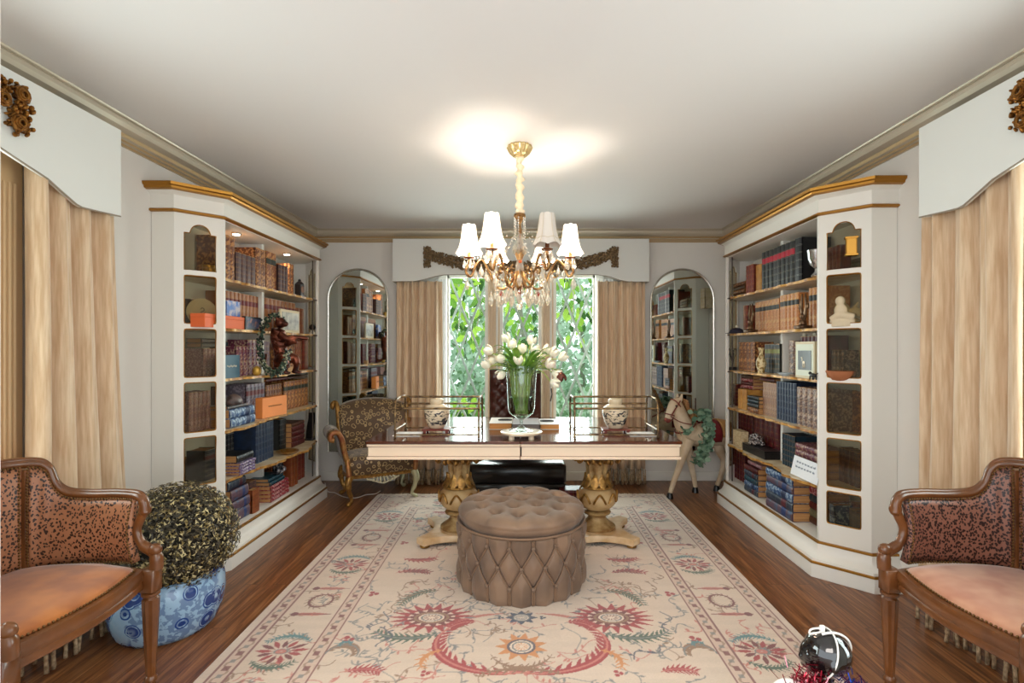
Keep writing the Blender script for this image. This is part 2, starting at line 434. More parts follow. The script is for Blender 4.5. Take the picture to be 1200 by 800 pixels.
# far window curtains
curtain('beige silk curtain left of the diamond-paned window, behind the gilt settee', 'floor-length silk curtains', (-1.31,5.36), (-.83,5.36), .16, 2.12, 6, .046, seed=3, dirn=(0,-1), nv=20)
curtain('beige silk curtain right of the diamond-paned window, beside the toy horse', 'floor-length silk curtains', (.79,5.36), (1.29,5.36), .16, 2.12, 6, .046, seed=9, dirn=(0,-1), nv=20)
def sheer(x0, x1, lab, seed):
    mb, b = curtain_mb((x0,5.43), (x1,5.43), .03, 2.15, 5, .012, seed=seed, nv=8)
    o = mb.build('sheer_curtain', m_sheer, smooth=180, recalc=False); tag(o, lab, 'curtain', 'white sheers of the far window')
sheer(-.90, -.80, 'narrow white sheer showing beside the left silk curtain of the far window', 1)
sheer(.80, .98, 'white sheer curtain showing inside the right silk curtain of the far window', 2)
# side curtains
curtain('beige silk curtain beside the white bookcase with the topiary in front', 'floor-length silk curtains',
        (-2.135,2.22), (-2.135,2.70), .16, 2.3, 4, .065, seed=21, dirn=(1,0), flare=.22, shift=(.02,.04), nv=26)
curtain('beige silk curtain behind the right leopard-print armchair', 'floor-length silk curtains',
        (2.11,2.14), (2.11,2.68), .16, 2.3, 4, .06, seed=33, dirn=(-1,0), flare=.06, nv=26)
# valances
def valance(label, pts_bottom, ztop, place, depth, name='valance'):
    """pts_bottom: list (u, z) along length; place(u, out)->xyz xy"""
    t = thing(name, label, 'valance', group='upholstered valances')
    mb = MB(); rings = []
    us = [p[0] for p in pts_bottom]; n = 60; u0, u1 = us[0], us[-1]
    zb = lambda u: interp(pts_bottom, u)
    rows = []
    for i in range(n+1):
        u = u0+(u1-u0)*i/n; z = zb(u)
        rows.append([place(u,depth,z), place(u,depth,ztop), place(u,depth-.02,ztop), place(u,depth-.02,z)])
    mb.loft(rows, 0)
    for u, du in ((u0, 1), (u1, -1)):
        z = zb(u); ue = u+du*.02
        r1 = [place(u,0.003,z),place(u,0.003,ztop),place(ue,0.003,ztop),place(ue,0.003,z)]
        r2 = [place(u,depth-.01,z),place(u,depth-.01,ztop),place(ue,depth-.01,ztop),place(ue,depth-.01,z)]
        mb.loft([r1,r2], 0)
    mb.build('board', m_val, t, smooth=25)
    # cord along the lower edge
    MB().tube([place(u0+(u1-u0)*i/n, depth-.002, zb(u0+(u1-u0)*i/n)) for i in range(n+1)], .004, 6).build('welt', mat('welt_grey', (150,138,122), .7), t)
    return t
valance('wide off-white valance over the diamond-paned window, with a gilt garland',
        [(-1.34,2.115),(-1.12,2.115),(-1.02,2.135),(-.90,2.168),(-.8,2.185),(-.5,2.19),(.5,2.19),(.8,2.185),(.92,2.165),(1.02,2.13),(1.12,2.112),(1.33,2.112)],
        H-.12, lambda u,o,z: (u, WF-o, z), .17)
vp = [(.9,2.12),(1.1,2.14),(1.5,2.24),(1.75,2.26),(2.0,2.235),(2.10,2.205),(2.25,2.165),(2.33,2.125),(2.41,2.087),(2.5,2.092),(2.66,2.105)]
valance('white valance with a gilt rose spray over the left side curtain', vp, H-.128, lambda u,o,z: (WL+o, u, z), .17)
vp2 = [(u-.02, z-.01) for u, z in vp]
valance('white valance with a gilt rose spray over the right side curtain', vp2, H-.128, lambda u,o,z: (WR-o, u, z), .17)
# gilt garland on the far valance
def leafball(mb, c, r, rnd, n=6, mi=0):
    for _ in range(n):
        d = Vector((rnd.uniform(-1,1),rnd.uniform(-1,1),rnd.uniform(-1,1))).normalized()
        p = Vector(c)+d*r*.6; s = r*rnd.uniform(.28,.5)
        mb.ball(p, (s, s*rnd.uniform(.4,.8), s*rnd.uniform(.5,1)), 6, 4, mi, None)
rnd = random.Random(5)
gl = MB(); yv = WF-.166
x0, x1 = P(501,300,yv).x, P(720,300,yv).x
for i in range(90):
    u = i/89; x = x0+(x1-x0)*u; e = abs(u-.5)*2
    z = P(611,313,yv).z+.15*e**3.2
    leafball(gl, (x,yv-.018,z), .010, rnd, 1)
    for q in range(20):
        aa = rnd.uniform(0,2*PI); rr_ = .056*rnd.random()**.5; gl.ball((x+rnd.uniform(-.01,.01), yv-.014-.02*rnd.random(), z+rr_*math.sin(aa)*1.1), (rnd.uniform(.008,.017),.010,rnd.uniform(.008,.015)), 6, 4)
for xe in (x0, x1):
    for k in range(14): [gl.ball((xe+rnd.uniform(-.035,.035), yv-.012-.02*rnd.random(), P(611,291,yv).z-k*.0145+rnd.uniform(-.01,.01)), (rnd.uniform(.006,.012),.009,rnd.uniform(.008,.015)), 6, 4) for q in range(12)]
o = gl.build('garland', m_bronze, smooth=60); tag(o, 'bronze-gilt leaf garland swagged across the far window valance', 'garland')
# gilt rose sprays on side valances
for s, X, lab, y_ in ((-1, WL+.175, 'gilt carved rose spray on the left side valance', 2.09), (1, WR-.175, 'gilt carved rose spray on the right side valance', 2.06)):
    g = MB(); rnd = random.Random(11+s)
    for k in range(44):
        yy = y_-.10+rnd.uniform(-.06,.06) if k < 12 else y_+rnd.uniform(-.04,.05)
        zz = 2.44+rnd.uniform(-.05,.05) if k < 12 else 2.30+rnd.uniform(0,.2)
        leafball(g, (X-s*.012, yy, zz), .03, rnd, 6)
    for yy, zz in ((y_,2.34),(y_+.01,2.46),(y_-.07,2.41)):
        for q in range(3): g.tube([(X-s*(.03+.004*q), yy+(.03-.008*q)*math.cos(a), zz+(.03-.008*q)*math.sin(a)) for a in [2*PI*i/12 for i in range(12)]], .006, 6, closed=True)
    o = g.build('rose_spray', mat('rose_gilt', (168,116,52), .3, metal=.8, c2=(104,64,26), ns=50), smooth=60); tag(o, lab, 'ornament')

# ---------------------------------------------------------------- arched mirrors on the far wall
def mirror(xa, xb, ztop, zb, lab):
    t = thing('arched_mirror', lab, 'mirror', group='arched wall mirrors')
    cx = (xa+xb)/2; r = (xb-xa)/2; y = WF-.03
    out = [(xa,zb)]+[(cx-r*math.cos(a), ztop-r+r*math.sin(a)) for a in [PI*i/28 for i in range(29)]]+[(xb,zb)]
    mb = MB(); mb.loft([[(x,y,z) for x,z in out],[(x,y+.02,z) for x,z in out]], 0)
    mb.build('glass', m_mirror, t, smooth=0)
    MB().tube([(x,y-.004,z) for x,z in out], .011, 8, closed=True).build('frame', m_frame, t)
mirror(P(386,0,WF).x, P(455,0,WF).x, P(0,316,WF).z, .32, 'arched mirror left of the window, above the gilt settee')
mirror(P(762,0,WF).x, P(835,0,WF).x, P(0,316,WF).z, .32, 'arched mirror right of the window, behind the toy horse')
# ---------------------------------------------------------------- bookcases
LEV = [1.885, 1.552, 1.219, .885, .552, .215]      # shelf surfaces, top to bottom
m_agate = mat('shelf_onyx', (232,216,186), .3, c2=(206,176,132), ns=9)
m_agedge = mat('shelf_gilt_edge', (214,164,88), .35, c2=(140,88,38), ns=22, metal=.2)  # gilt edge, with bright spots of light painted in as mottling
class Case: pass
def make_case(s, xf, W, Dn, Df, c, side):
    K = Case(); K.s = s; K.xf = xf; K.W = W; K.Dn = Dn; K.Df = Df; K.c = c; K.side = side
    def pl(o, extra=0):   # plan outline offset outward by o
        q = .41*o
        return [(s*x, y) for x, y in ((W-.001,Dn-c-o),(xf+c-q,Dn-c-o),(xf-o,Dn-q),(xf-o,Df+q),(xf+c-q,Df+c+o),(W-.001,Df+c+o))]
    t = thing('bookcase', f'tall white built-in bookcase with glazed canted corner columns on the {side} wall', 'bookcase', group='pair of white bookcases')
    K.root = t
    MB().prism(pl(.067),0,.085).build('plinth', m_white, t, bevel=.003)
    MB().prism(pl(.069),.085,.10).build('gilt_line', m_gold if 1 else m_dark, t, bevel=.002)
    b = MB(); b.loft([[(x,y,z) for x,y in pl(o)] for o,z in ((.058,.10),(.056,.115),(.03,.135),(.016,.165),(.014,.198))]); b.build('base_moulding', m_white, t, smooth=30)
    MB().prism(pl(.016),.198,.212).build('gilt_line', m_gold, t, bevel=.002)
    MB().prism(pl(-.002),.212,.2145).build('bottom_board', m_white, t)
    # back panel with the central divider, and end panels
    g = MB(); g.box(s*(W-.012), s*(W-.002), Dn-c+.01, Df+c-.01, .215, 2.26); g.box(s*(xf+.14), s*(W-.012), (Dn+Df)/2-.018, (Dn+Df)/2+.018, .215, 2.25)
    g.build('back_panel', m_white, t)
    for y0, y1 in ((Dn-c, Dn-c+.018), (Df+c-.018, Df+c)):
        MB().box(s*(xf+c), s*(W-.002), y0, y1, .2145, 2.26).build('side_panel', m_white, t, bevel=.002)
    # soffit, frieze, mouldings, cornice
    MB().prism(pl(-.004),2.246,2.2495).build('soffit', m_white, t)
    f = MB(); f.loft([[(x,y,z) for x,y in pl(o)] for o,z in ((.006,2.262),(.006,2.352),(.02,2.366),(.038,2.374))]); f.build('frieze', m_white, t, smooth=30)
    f = MB(); f.loft([[(x,y,z) for x,y in pl(o)] for o,z in ((.008,2.2505),(.02,2.256),(.02,2.264),(.012,2.27),(.006,2.272))]); f.build('frieze_moulding', m_gold, t, smooth=30)
    f = MB(); f.loft([[(x,y,z) for x,y in pl(o)] for o,z in ((.04,2.374),(.06,2.38),(.064,2.392),(.074,2.398),(.078,2.414),(.07,2.416))]); f.build('cornice', m_gold, t, smooth=30)
    # glazed canted columns
    Lc = c*math.sqrt(2)
    for end in (-1, 1):
        yA = Dn if end < 0 else Df
        def pt(u, o, z):      # u along the cant from the bay corner, o outward
            k = u/math.sqrt(2); q = o/math.sqrt(2)
            return (s*(xf+k-q), yA+end*(k+q), z)
        def slab(mb, u0,u1,z0,z1, o0=-.02, o1=0, mi=0):
            mb.loft([[pt(u0,o0,z),pt(u1,o0,z),pt(u1,o1,z),pt(u0,o1,z)] for z in (z0,z1)], mi)
        U0, U1 = .042, Lc-.052
        ops = [(1.905,2.135),(1.573,1.872),(1.239,1.54),(.897,1.207),(.565,.865),(.335,.537)]
        mb = MB(); slab(mb, 0,U0,.2145,2.26); slab(mb, U1,Lc,.2145,2.26)
        zz = [.2145]+[q for a in reversed(ops) for q in a]
        for i in range(0, len(zz)-1, 2): slab(mb, U0,U1,zz[i],zz[i+1])
        # arched head of the top light
        um = (U0+U1)/2; hw = (U1-U0)/2; zs = 2.135
        def head(u):
            d = abs(u-um)/hw
            return zs if d > .62 else zs+.006+.05*math.sqrt(max(0,1-(d/.62)**2))
        n = 24
        rings = []
        for i in range(n+1):
            u = U0+(U1-U0)*i/n; h = head(u)
            rings.append([pt(u,-.02,h),pt(u,0,h),pt(u,0,2.26),pt(u,-.02,2.26)])
        mb.loft(rings)
        dr = mb.build('column_frame', m_white, t, smooth=20)
        for k, (a, b) in enumerate(ops):
            r = .014; path = []
            if k == 0:
                path = [(U0,a),(U1,a),(U1,b)]+[(U0+(U1-U0)*i/n, head(U0+(U1-U0)*i/n)) for i in range(n-1,0,-1)]+[(U0,b)]
            else:
                for cx, cz, a0 in ((U0+r,a+r,PI),(U1-r,a+r,1.5*PI),(U1-r,b-r,0),(U0+r,b-r,.5*PI)):
                    for q in range(4):
                        an = a0+q*PI/6; path.append((cx+r*math.cos(an), cz+r*math.sin(an)))
            MB().tube([pt(u,-.003,z) for u,z in path], .0042, 6, closed=True).build('gilt_bead', m_gold, dr)
            gm = MB(); slab(gm, U0,U1,a,b+(.05 if k == 0 else 0),-.014,-.011); gm.build('pane', m_case_glass, dr, smooth=0)
        # corner stile facing the room
        MB().box(s*(xf-.001), s*(xf+.022), yA-end*.022 if end<0 else yA-.022, yA+.0, .2145, 2.255).build('stile', m_white, t, bevel=.002)
    # shelves
    rnd = random.Random(40+s)
    for li, z in enumerate(LEV[:-1]):
        ph = rnd.uniform(0,6); front = []
        N = 90
        for i in range(N+1):
            y = Dn+.015+(Df-Dn-.03)*i/N
            k = (y-Dn)/.175+ph
            w = abs(math.sin(PI*k))**.6
            bulge = 0
            for (sd, l2, yc, am, wd) in BULGE:
                if sd == s and l2 == li: bulge += am*math.exp(-((y-yc)/wd)**2)
            e = .05 if li < 3 else .03
            front.append((xf+e-.022*w-bulge+.004*math.sin(9*k), y))
        poly = [(W-.02,Dn-c+.03),(xf+c+.02,Dn-c+.03)]+[(xf+.05,Dn+.0)]+front+[(xf+.05,Df),(xf+c+.02,Df+c-.03),(W-.02,Df+c-.03)]
        pts = [(s*x,y) for x,y in poly]
        mb = MB(); mb.loft([[(x,y,z-.018) for x,y in pts],[(x,y,z-.014) for x,y in pts],[(x,y,z-.004) for x,y in pts],[(x,y,z) for x,y in pts]])
        np_ = len(pts)
        for i in range(3*np_): mb.m[i] = 1
        sh = mb.build('shelf', [m_agate, m_agedge], t, smooth=50)
        # little brass arms holding the far end
        MB().tube([(s*(xf+.012),Df-.02,z-.012),(s*(xf+.07),Df-.1,z-.012)], .006, 6).build('shelf_arm', m_dark, sh)
    # brass rod behind the far stile
    MB().tube([(s*(xf+.045),Df-.04,.216),(s*(xf+.045),Df-.04,2.25)], .006, 8).build('rod', m_dark, t)
    return K
# local bulges of a shelf edge: side, level, y, amount, width
BULGE = [(-1,2,4.0,.10,.22), (-1,4,3.95,.07,.2), (-1,3,3.55,.05,.2), (1,4,4.1,.05,.2), (1,4,3.5,.07,.2), (-1,4,4.4,.1,.25)]
KL = make_case(-1, 1.92, 2.25, 3.30, 4.86, .19, 'left')
KR = make_case(1, 1.87, 2.22, 3.215, 4.69, .195, 'right')
# puck lights in the soffits
def puck(K, px, py):
    x = K.xf+.12; y = 600*x/abs(px-CX)
    t = thing('puck_light', f'round lit puck light under the soffit of the {K.side} bookcase, {"nearer the column" if px<280 or px>940 else "nearer the mirror"}', 'light', (K.s*x, y, 2.25), group='puck lights')
    MB().lathe([(.032,-.001),(.034,-.012),(.03,-.016),(.024,-.016)], 20).build('housing', m_frame, t)
    MB().lathe([(.023,-.0165),(.023,-.019)], 20).build('lens', mat('puck_lens', (255,248,235), .5, emit=12), t)
    l = bpy.data.lights.new('puck_spot', 'SPOT'); l.energy = 3.5; l.spot_size = 2.4; l.spot_blend = .8; l.shadow_soft_size = .03; l.color = (1,.86,.7)
    lo = bpy.data.objects.new('puck_spot', l); COL.objects.link(lo); lo.parent = t; lo.location = (0,0,-.03)
for K, a in ((KL, ((277,0),(336,0))),):
    for px, py in a: puck(K, px, py)

# ---------------------------------------------------------------- books
STY = {}
def style(key, c, gilt=.5, lab=None, c2=None, words='', tooled=0, rough=.42, bandc=None):
    def m_cover():
        n = 'leather_'+key
        if tooled:
            m = mat(n, c, rough, c2=c2 or (200,160,96), ns=tooled, ramp=(.5,.56), detail=5)
        else: m = mat(n, c, rough, c2=c2 or tuple(int(v*.72) for v in c), ns=18)
        return m
    STY[key] = dict(m=m_cover(), g=mat('gilt_band_'+key, bandc or (176,132,74), .4, metal=.4), l=mat('spine_label_'+key, lab or tuple(int(v*.6) for v in c), .5), gilt=gilt, words=words, lab=lab is not None)
style('tan', (172,112,64), lab=(110,24,22), c2=(148,84,40), words='tan red-labelled book')
style('tan2', (184,116,62), lab=(40,40,36), c2=(204,150,90), tooled=70, words='tan gilt book with dark label')
style('brown', (112,62,36), tooled=60, c2=(190,132,78), words='brown tooled leather book')
style('brownlab', (136,74,42), tooled=55, c2=(200,140,80), lab=(34,40,28), words='brown book with dark label')
style('umber', (92,50,32), c2=(64,34,22), words='dark brown leather book')
style('plum', (98,66,62), c2=(72,46,46), words='plum-brown leather book')
style('mauve', (158,108,116), tooled=90, c2=(196,158,156), words='mauve book')
style('maroon', (96,20,26), c2=(70,12,18), words='maroon leather book')
style('purple', (104,34,62), tooled=60, c2=(172,140,120), words='purple-red gilt book')
style('violet', (92,60,120), tooled=60, c2=(190,180,190), words='violet book')
style('crimson', (140,24,40), tooled=50, c2=(200,150,150), words='crimson book')
style('teal', (20,52,66), c2=(14,36,48), words='dark teal book')
style('teal2', (18,78,96), c2=(14,50,66), words='teal-blue book')
style('navy', (22,42,72), bandc=(120,130,140), words='navy book with fine bands')
style('blue', (36,72,120), tooled=50, c2=(150,170,190), lab=(24,40,80), words='blue silver-banded book', bandc=(180,180,170))
style('slate', (50,62,82), bandc=(190,186,170), lab=(90,30,40), words='slate blue book')
style('black', (26,26,30), bandc=(170,170,160), words='black silver-lined book')
style('blackred', (22,24,24), bandc=(150,146,124), lab=(176,24,48), words='large black book with red label')
style('greyred', (92,84,96), bandc=(150,130,120), lab=(96,30,30), tooled=60, c2=(140,130,140), words='grey and red patterned book')
style('green', (40,42,36), lab=(136,140,80), words='dark book with yellow-green band')
style('taupe', (146,108,88), tooled=80, c2=(176,140,112), words='rosy taupe book')
style('ornate', (96,72,66), tooled=75, c2=(176,150,132), words='ornate grey-brown book')
style('rust', (150,78,40), c2=(118,56,28), words='rust leather book')
style('redbrown', (140,56,38), c2=(110,40,28), words='red-brown book')
style('yellow', (206,150,72), c2=(180,120,50), words='yellow-ochre book')
style('cream', (222,204,176), c2=(196,176,140), words='cream book')
style('olive', (118,112,82), c2=(92,88,64), words='olive green book')
style('grey', (120,110,108), c2=(90,84,84), words='grey book')
style('multi', (96,72,88), tooled=14, c2=(70,90,120), lab=(40,60,110), words='thick mottled blue book')
SHORT = {k: (v['words'].split(' with')[0]) for k, v in STY.items()}; SHORT['multi'] = 'thick mottled book'; SHORT['yellow'] = 'yellow book'
def book_mesh(t, h, d, st, nb=5):
    S = STY[st]; mb = MB(); r = t/2; bul = min(.3*t, .010)
    nseg = 6
    def arc(off, z):
        out = [(-r,.012,z),(-r,.003,z)]
        for i in range(nseg+1):
            a = PI*i/nseg; out.append((-(r+off*.2)*math.cos(a), .002-(bul+off)*math.sin(a), z))
        out += [(r,.003,z),(r,.012,z)]
        return out
    levels = [(0,0,0)]; z = 0; pan = h/(nb+1)
    bnd = .0014
    zs = [(0, bnd*2, 1, .0)]
    for k in range(nb):
        zc = pan*(k+1)
        zs.append((zc-.0042, zc-.0030, 1, .001)); zs.append((zc-.0030, zc+.0030, 0, .0024)); zs.append((zc+.0030, zc+.0042, 1, .001))
    zs.append((h-bnd*2, h, 1, .0))
    rings = []; mats_ = []
    prev = 0
    for i, (a, b, mi, off) in enumerate(zs):
        if a > prev:
            rings += [arc(0,prev), arc(0,a)]; mats_.append(2 if (S['lab'] and i == 3*nb-2) else 0)
        rings += [arc(off,a), arc(off,b)]; mats_.append(mi); prev = b
    for q in range(0, len(rings), 2):
        i0 = len(mb.f); mb.loft([rings[q], rings[q+1]], mats_[q//2], cap=False, closed=False)
    w = .0025
    mb.box(-r, -r+w, .004, d, 0, h); mb.box(r-w, r, .004, d, 0, h)
    mb.box(-r+w, r-w, -.001+0*bul, .004, 0, h)
    return mb
def book_proto(t, h, d, st, nb=5):
    S = STY[st]
    if (S['words'] and False): pass
    o = book_mesh(t,h,d,st,nb).build('book', [S['m'],S['g'],S['l']], None, smooth=50)
    MB().box(-t/2+.0027, t/2-.0027, .0045, d-.005, .004, h-.004).build('pages', m_paper, o, smooth=0)
    return o
SHN = ['top shelf', 'second shelf', 'third shelf', 'fourth shelf', 'fifth shelf', 'bottom board']
def shelf_phrase(K, lev): return f'{K.side} bookcase {SHN[lev]}'
def yof(K, px, x): return 600*x/abs(px-CX)
QUEUE = []; PLACED = {-1: [], 1: []}
def row(*a, **k): QUEUE.append((1, a, k))
def stack(*a, **k): QUEUE.append((0, a, k))
def clash(K, o0, o1, ya, yb, z0, z1):
    return [p for p in PLACED[K.s] if min(o1,p[1])-max(o0,p[0]) > .001 and min(yb,p[3])-max(ya,p[2]) > .0008 and min(z1,p[5])-max(z0,p[4]) > .001]
def do_row(K, lev, xa, xb, n, h, st, off=.12, d=.16, where='', hv=0.0, lean=0, nb=5, z=None, words=None):
    """n upright books whose spines fill photo columns xa..xb on a shelf; a row gives way to what stands before it"""
    x = K.xf+off; ya, yb = sorted((yof(K,xa,x), yof(K,xb,x))); t = (yb-ya)/n
    z = LEV[lev]+.0008 if z is None else z
    maxo = K.W-K.xf-.016
    for _ in range(6):
        c = clash(K, off-.002, off+d, ya, yb, z, z+h)
        if not c: break
        p = c[0]; ov = min(yb,p[3])-max(ya,p[2])
        if ov < .34*(yb-ya) and (p[3] >= yb or p[2] <= ya):
            if p[3] >= yb: yb = p[2]-.001
            else: ya = p[3]+.001
        elif p[0] > off+.045: d = p[0]-off-.002
        elif p[1]+.035 < maxo:
            off = p[1]+.003; d = min(d, maxo-off)
        elif p[2]-ya > .03 or yb-p[3] > .03:
            if p[2]-ya > yb-p[3]: yb = p[2]-.001
            else: ya = p[3]+.001
        else: return []
    if clash(K, off, off+d, ya, yb, z, z+h) or yb-ya < .012: return []
    d = min(d, maxo-off)
    n = max(1, round((yb-ya)/t)); t = (yb-ya)/n; x = K.xf+off
    W_ = words or STY[st]['words']
    rnd = random.Random(int(xa*7+lev)); base = None; ym = (K.Dn+K.Df)/2
    for i in range(n):
        hh = h*(1+hv*rnd.uniform(-1,1)); y = ya+t*(i+.5)
        if base is None or hv: b = book_proto(t-.0012, hh, d, st, nb); base = base or b
        else: b = dup(base)
        b.location = (K.s*x, y, z); b.rotation_euler = (0, 0, -K.s*PI/2)
        if abs(y-ym) < .019+t/2 and off+d > .138:      # shallower where the divider stands behind
            b.scale = (1, max(.25, (.136-off)/d), 1)
        PLACED[K.s].append((off-.001, off+d, y-t/2, y+t/2, z, z+hh))
        lab = f'{W_}, {shelf_phrase(K,lev)}, {where}'; grp = f'{W_.split(" with")[0]}s, {shelf_phrase(K,lev)}, {where}' if n > 1 else None
        if n > 1 and hv: lab = f'{["nearest","middle","farthest"][0 if i == 0 else (2 if i == n-1 else 1)]} {lab}'
        tag(b, lab, 'book', grp)
def do_stack(K, lev, xa, xb, off, items, where, d=None, z=None):
    """books lying flat, spines to the room; items bottom to top: (thickness, style, dx, dy, length factor)"""
    x = K.xf+off; ya, yb = sorted((yof(K,xa,x), yof(K,xb,x))); h = yb-ya; z = LEV[lev]+.0008 if z is None else z
    d = d or min(.2, h*.75); zt = z+sum(i[0]+.0003 for i in items)
    for _ in range(4):
        c = clash(K, off-.002, off+d+.012, ya, yb, z, zt)
        if not c: break
        p = c[0]
        if min(yb,p[3])-max(ya,p[2]) < .4*(yb-ya):
            if p[3] >= yb: yb = p[2]-.001
            else: ya = p[3]+.001
        elif p[0] > off+.05: d = p[0]-off-.014
        else: break
    h = yb-ya; n = len(items)
    for i, it in enumerate(items):
        t, st = it[0], it[1]; dx = it[2] if len(it) > 2 else 0; dy = it[3] if len(it) > 3 else 0; hs = it[4] if len(it) > 4 else 1
        dd = min(d, K.W-K.xf-.016-off-dx)
        b = book_proto(t-.0006, h*hs, dd, st, 4)
        ang = -K.s*PI/2
        b.rotation_mode = 'XYZ'; b.rotation_euler = (0, PI/2, ang)
        dirv = Matrix.Rotation(ang, 3, 'Z') @ Vector((1,0,0))
        b.location = Vector((K.s*(x+dx), (ya+yb)/2+dy, z+t/2)) - dirv*h*hs/2
        pos = '' if n == 1 else ('lowest' if i == 0 else ('topmost' if i == n-1 else ['second','third','fourth','fifth','sixth','seventh'][i-1]+' up'))
        tag(b, f'{SHORT[st]} lying flat {pos}, {shelf_phrase(K,lev)}, {where}'.replace(' ,',','), 'book', f'stacked books {where}, {K.side} bookcase')
        PLACED[K.s].append((off+dx-.001, off+dx+dd, (ya+yb)/2+dy-h*hs/2, (ya+yb)/2+dy+h*hs/2, z, z+t))
        z += t+.0003
def place_books():
    bpy.context.view_layer.update()
    for K in (KL, KR):
        for o in list(scene.objects):
            if o.parent or o.get('category') in (None,'bookcase','light','curtain','valance','wall') or o.get('kind') == 'structure': continue
            pts = [q.matrix_world @ Vector(c) for q in [o]+list(o.children_recursive) if q.type == 'MESH' for c in q.bound_box]
            if not pts: continue
            xs = [K.s*p.x-K.xf for p in pts]; ys = [p.y for p in pts]; zs = [p.z for p in pts]
            if min(xs) > -.12 and max(xs) < .36 and min(ys) > K.Dn-.25 and max(ys) < K.Df+.2:
                PLACED[K.s].append((min(xs)-.001, max(xs)+.002, min(ys), max(ys), min(zs)+.002, max(zs)))
    for k, a, kw in sorted(QUEUE, key=lambda q: (q[0] if not (q[0] == 0 and q[2].get('z') and q[1][6].startswith('above')) else 2, q[1][4] if q[0] == 0 else q[2].get('off', q[1][7] if len(q[1]) > 7 else .12))):
        (do_row if k == 1 else do_stack)(*a, **kw)
L_, R_ = KL, KR
# --- left case, top shelf
row(L_,0,264.5,276,2,.31,'brown',.10,.2,'beside column')
row(L_,0,276.5,299,4,.215,'plum',.09,.1,'before taller brown volume')
row(L_,0,278,299,2,.285,'umber',.22,.08,'behind plum books')
row(L_,0,299.5,311,2,.31,'brown',.12,.18,'right of plum books')
row(L_,0,312,326,2,.315,'brownlab',.12,.18,'mid shelf')
row(L_,0,326.5,337,3,.235,'plum',.10,.12,'left of small brown pair')
row(L_,0,337.5,345.5,2,.28,'brown',.13,.17,'next to black clock')
# second shelf
row(L_,1,264,304,9,.275,'tan',.17,.14,'left of divider')
row(L_,1,310.5,346,8,.275,'tan',.15,.15,'right of divider')
row(L_,1,346.5,356,2,.24,'rust',.15,.15,'behind cream frame')
# third shelf
row(L_,2,264,284,5,.25,'teal',.20,.12,'behind teal box')
row(L_,2,277,290,3,.215,'purple',.09,.1,'right of teal box')
row(L_,2,290,304,3,.265,'purple',.12,.15,'behind golden egg', words='deep purple-red gilt book')
row(L_,2,304.5,316,3,.26,'maroon',.16,.14,'behind bronze figure')
row(L_,2,337,345,3,.25,'brown',.14,.15,'right of bronze figure')
row(L_,2,345.5,354,3,.265,'rust',.14,.15,'right of bronze figure')
row(L_,2,354.5,361,1,.28,'redbrown',.13,.15,'mirror end')
# fourth shelf
row(L_,3,264,290,5,.26,'umber',.21,.1,'behind blue stack')
row(L_,3,290,311,5,.265,'greyred',.10,.16,'left of orange box')
row(L_,3,311.5,332,7,.235,'brown',.14,.15,'behind orange box')
row(L_,3,332.5,361,7,.245,'brownlab',.12,.16,'right of orange box', words='ornate brown tooled book')
stack(L_,3,312,336,.12,[(.022,'maroon')],'above orange box',d=.14,z=LEV[3]+.265)
stack(L_,3,337,360,.12,[(.02,'umber')],'above ornate row',d=.14,z=LEV[3]+.265)
stack(L_,3,270,298,.02,[(.062,'blue'),(.062,'blue',.006,0),(.022,'grey',.02,-.03,.8)],'beside column',d=.15)
# fifth shelf
row(L_,4,272,293,6,.235,'black',.19,.12,'behind violet stack')
row(L_,4,300,327,8,.29,'navy',.07,.17,'mid shelf')
row(L_,4,328,338,1,.26,'black',.13,.16,'right of navy row', words='thick plain black book')
row(L_,4,338.5,342,1,.25,'greyred',.13,.15,'left of dark red stack')
stack(L_,4,342,356,.08,[(.045,'maroon'),(.045,'maroon'),(.045,'maroon'),(.045,'maroon'),(.03,'umber')],'mirror end',d=.17)
stack(L_,4,281,299,-.005,[(.021,'violet'),(.021,'violet'),(.021,'violet',.004),(.021,'violet',-.002),(.05,'black',.02)],'beside column',d=.16)
# floor
stack(L_,5,272,292,.055,[(.078,'multi'),(.07,'multi'),(.078,'multi',.01),(.06,'slate',.03)],'against column',d=.2)
row(L_,5,292.5,300,2,.21,'plum',.10,.17,'right of mottled stack')
row(L_,5,296,304,1,.17,'rust',.035,.05,'before plum pair', words='tan-orange thick book')
stack(L_,5,317.5,338,.035,[(.031,'crimson'),(.031,'crimson'),(.031,'crimson'),(.031,'crimson',.005)],'under seated figure',d=.2)
stack(L_,5,316,333,.045,[(.03,'teal2'),(.026,'teal2',.01)],'under seated figure',d=.15,z=.215+.127)
row(L_,5,331,341,3,.27,'brown',.14,.16,'right of seated figure')
row(L_,5,341.5,349,2,.26,'rust',.08,.16,'right of seated figure')
row(L_,5,349.5,357,2,.25,'redbrown',.12,.16,'mirror end')
# left column interior
row(L_,2,238,256,4,.20,'mauve',.16,.12,'behind column glass')
row(L_,3,221,250,6,.255,'mauve',.155,.12,'behind column glass', hv=.02)
row(L_,3,222,234,2,.25,'umber',.27,.04,'behind column mauve books')
row(L_,4,240,254,1,.2,'slate',.14,.12,'behind column glass', words='thick slate blue boxed volume')
stack(L_,2,236,256,.16,[(.03,'grey'),(.03,'plum')],'above column mauve row',d=.1,z=LEV[2]+.206)
row(L_,1,222,232,2,.19,'umber',.24,.05,'behind round plate')
row(L_,4,222,236,2,.15,'grey',.2,.08,'left of slate volume')
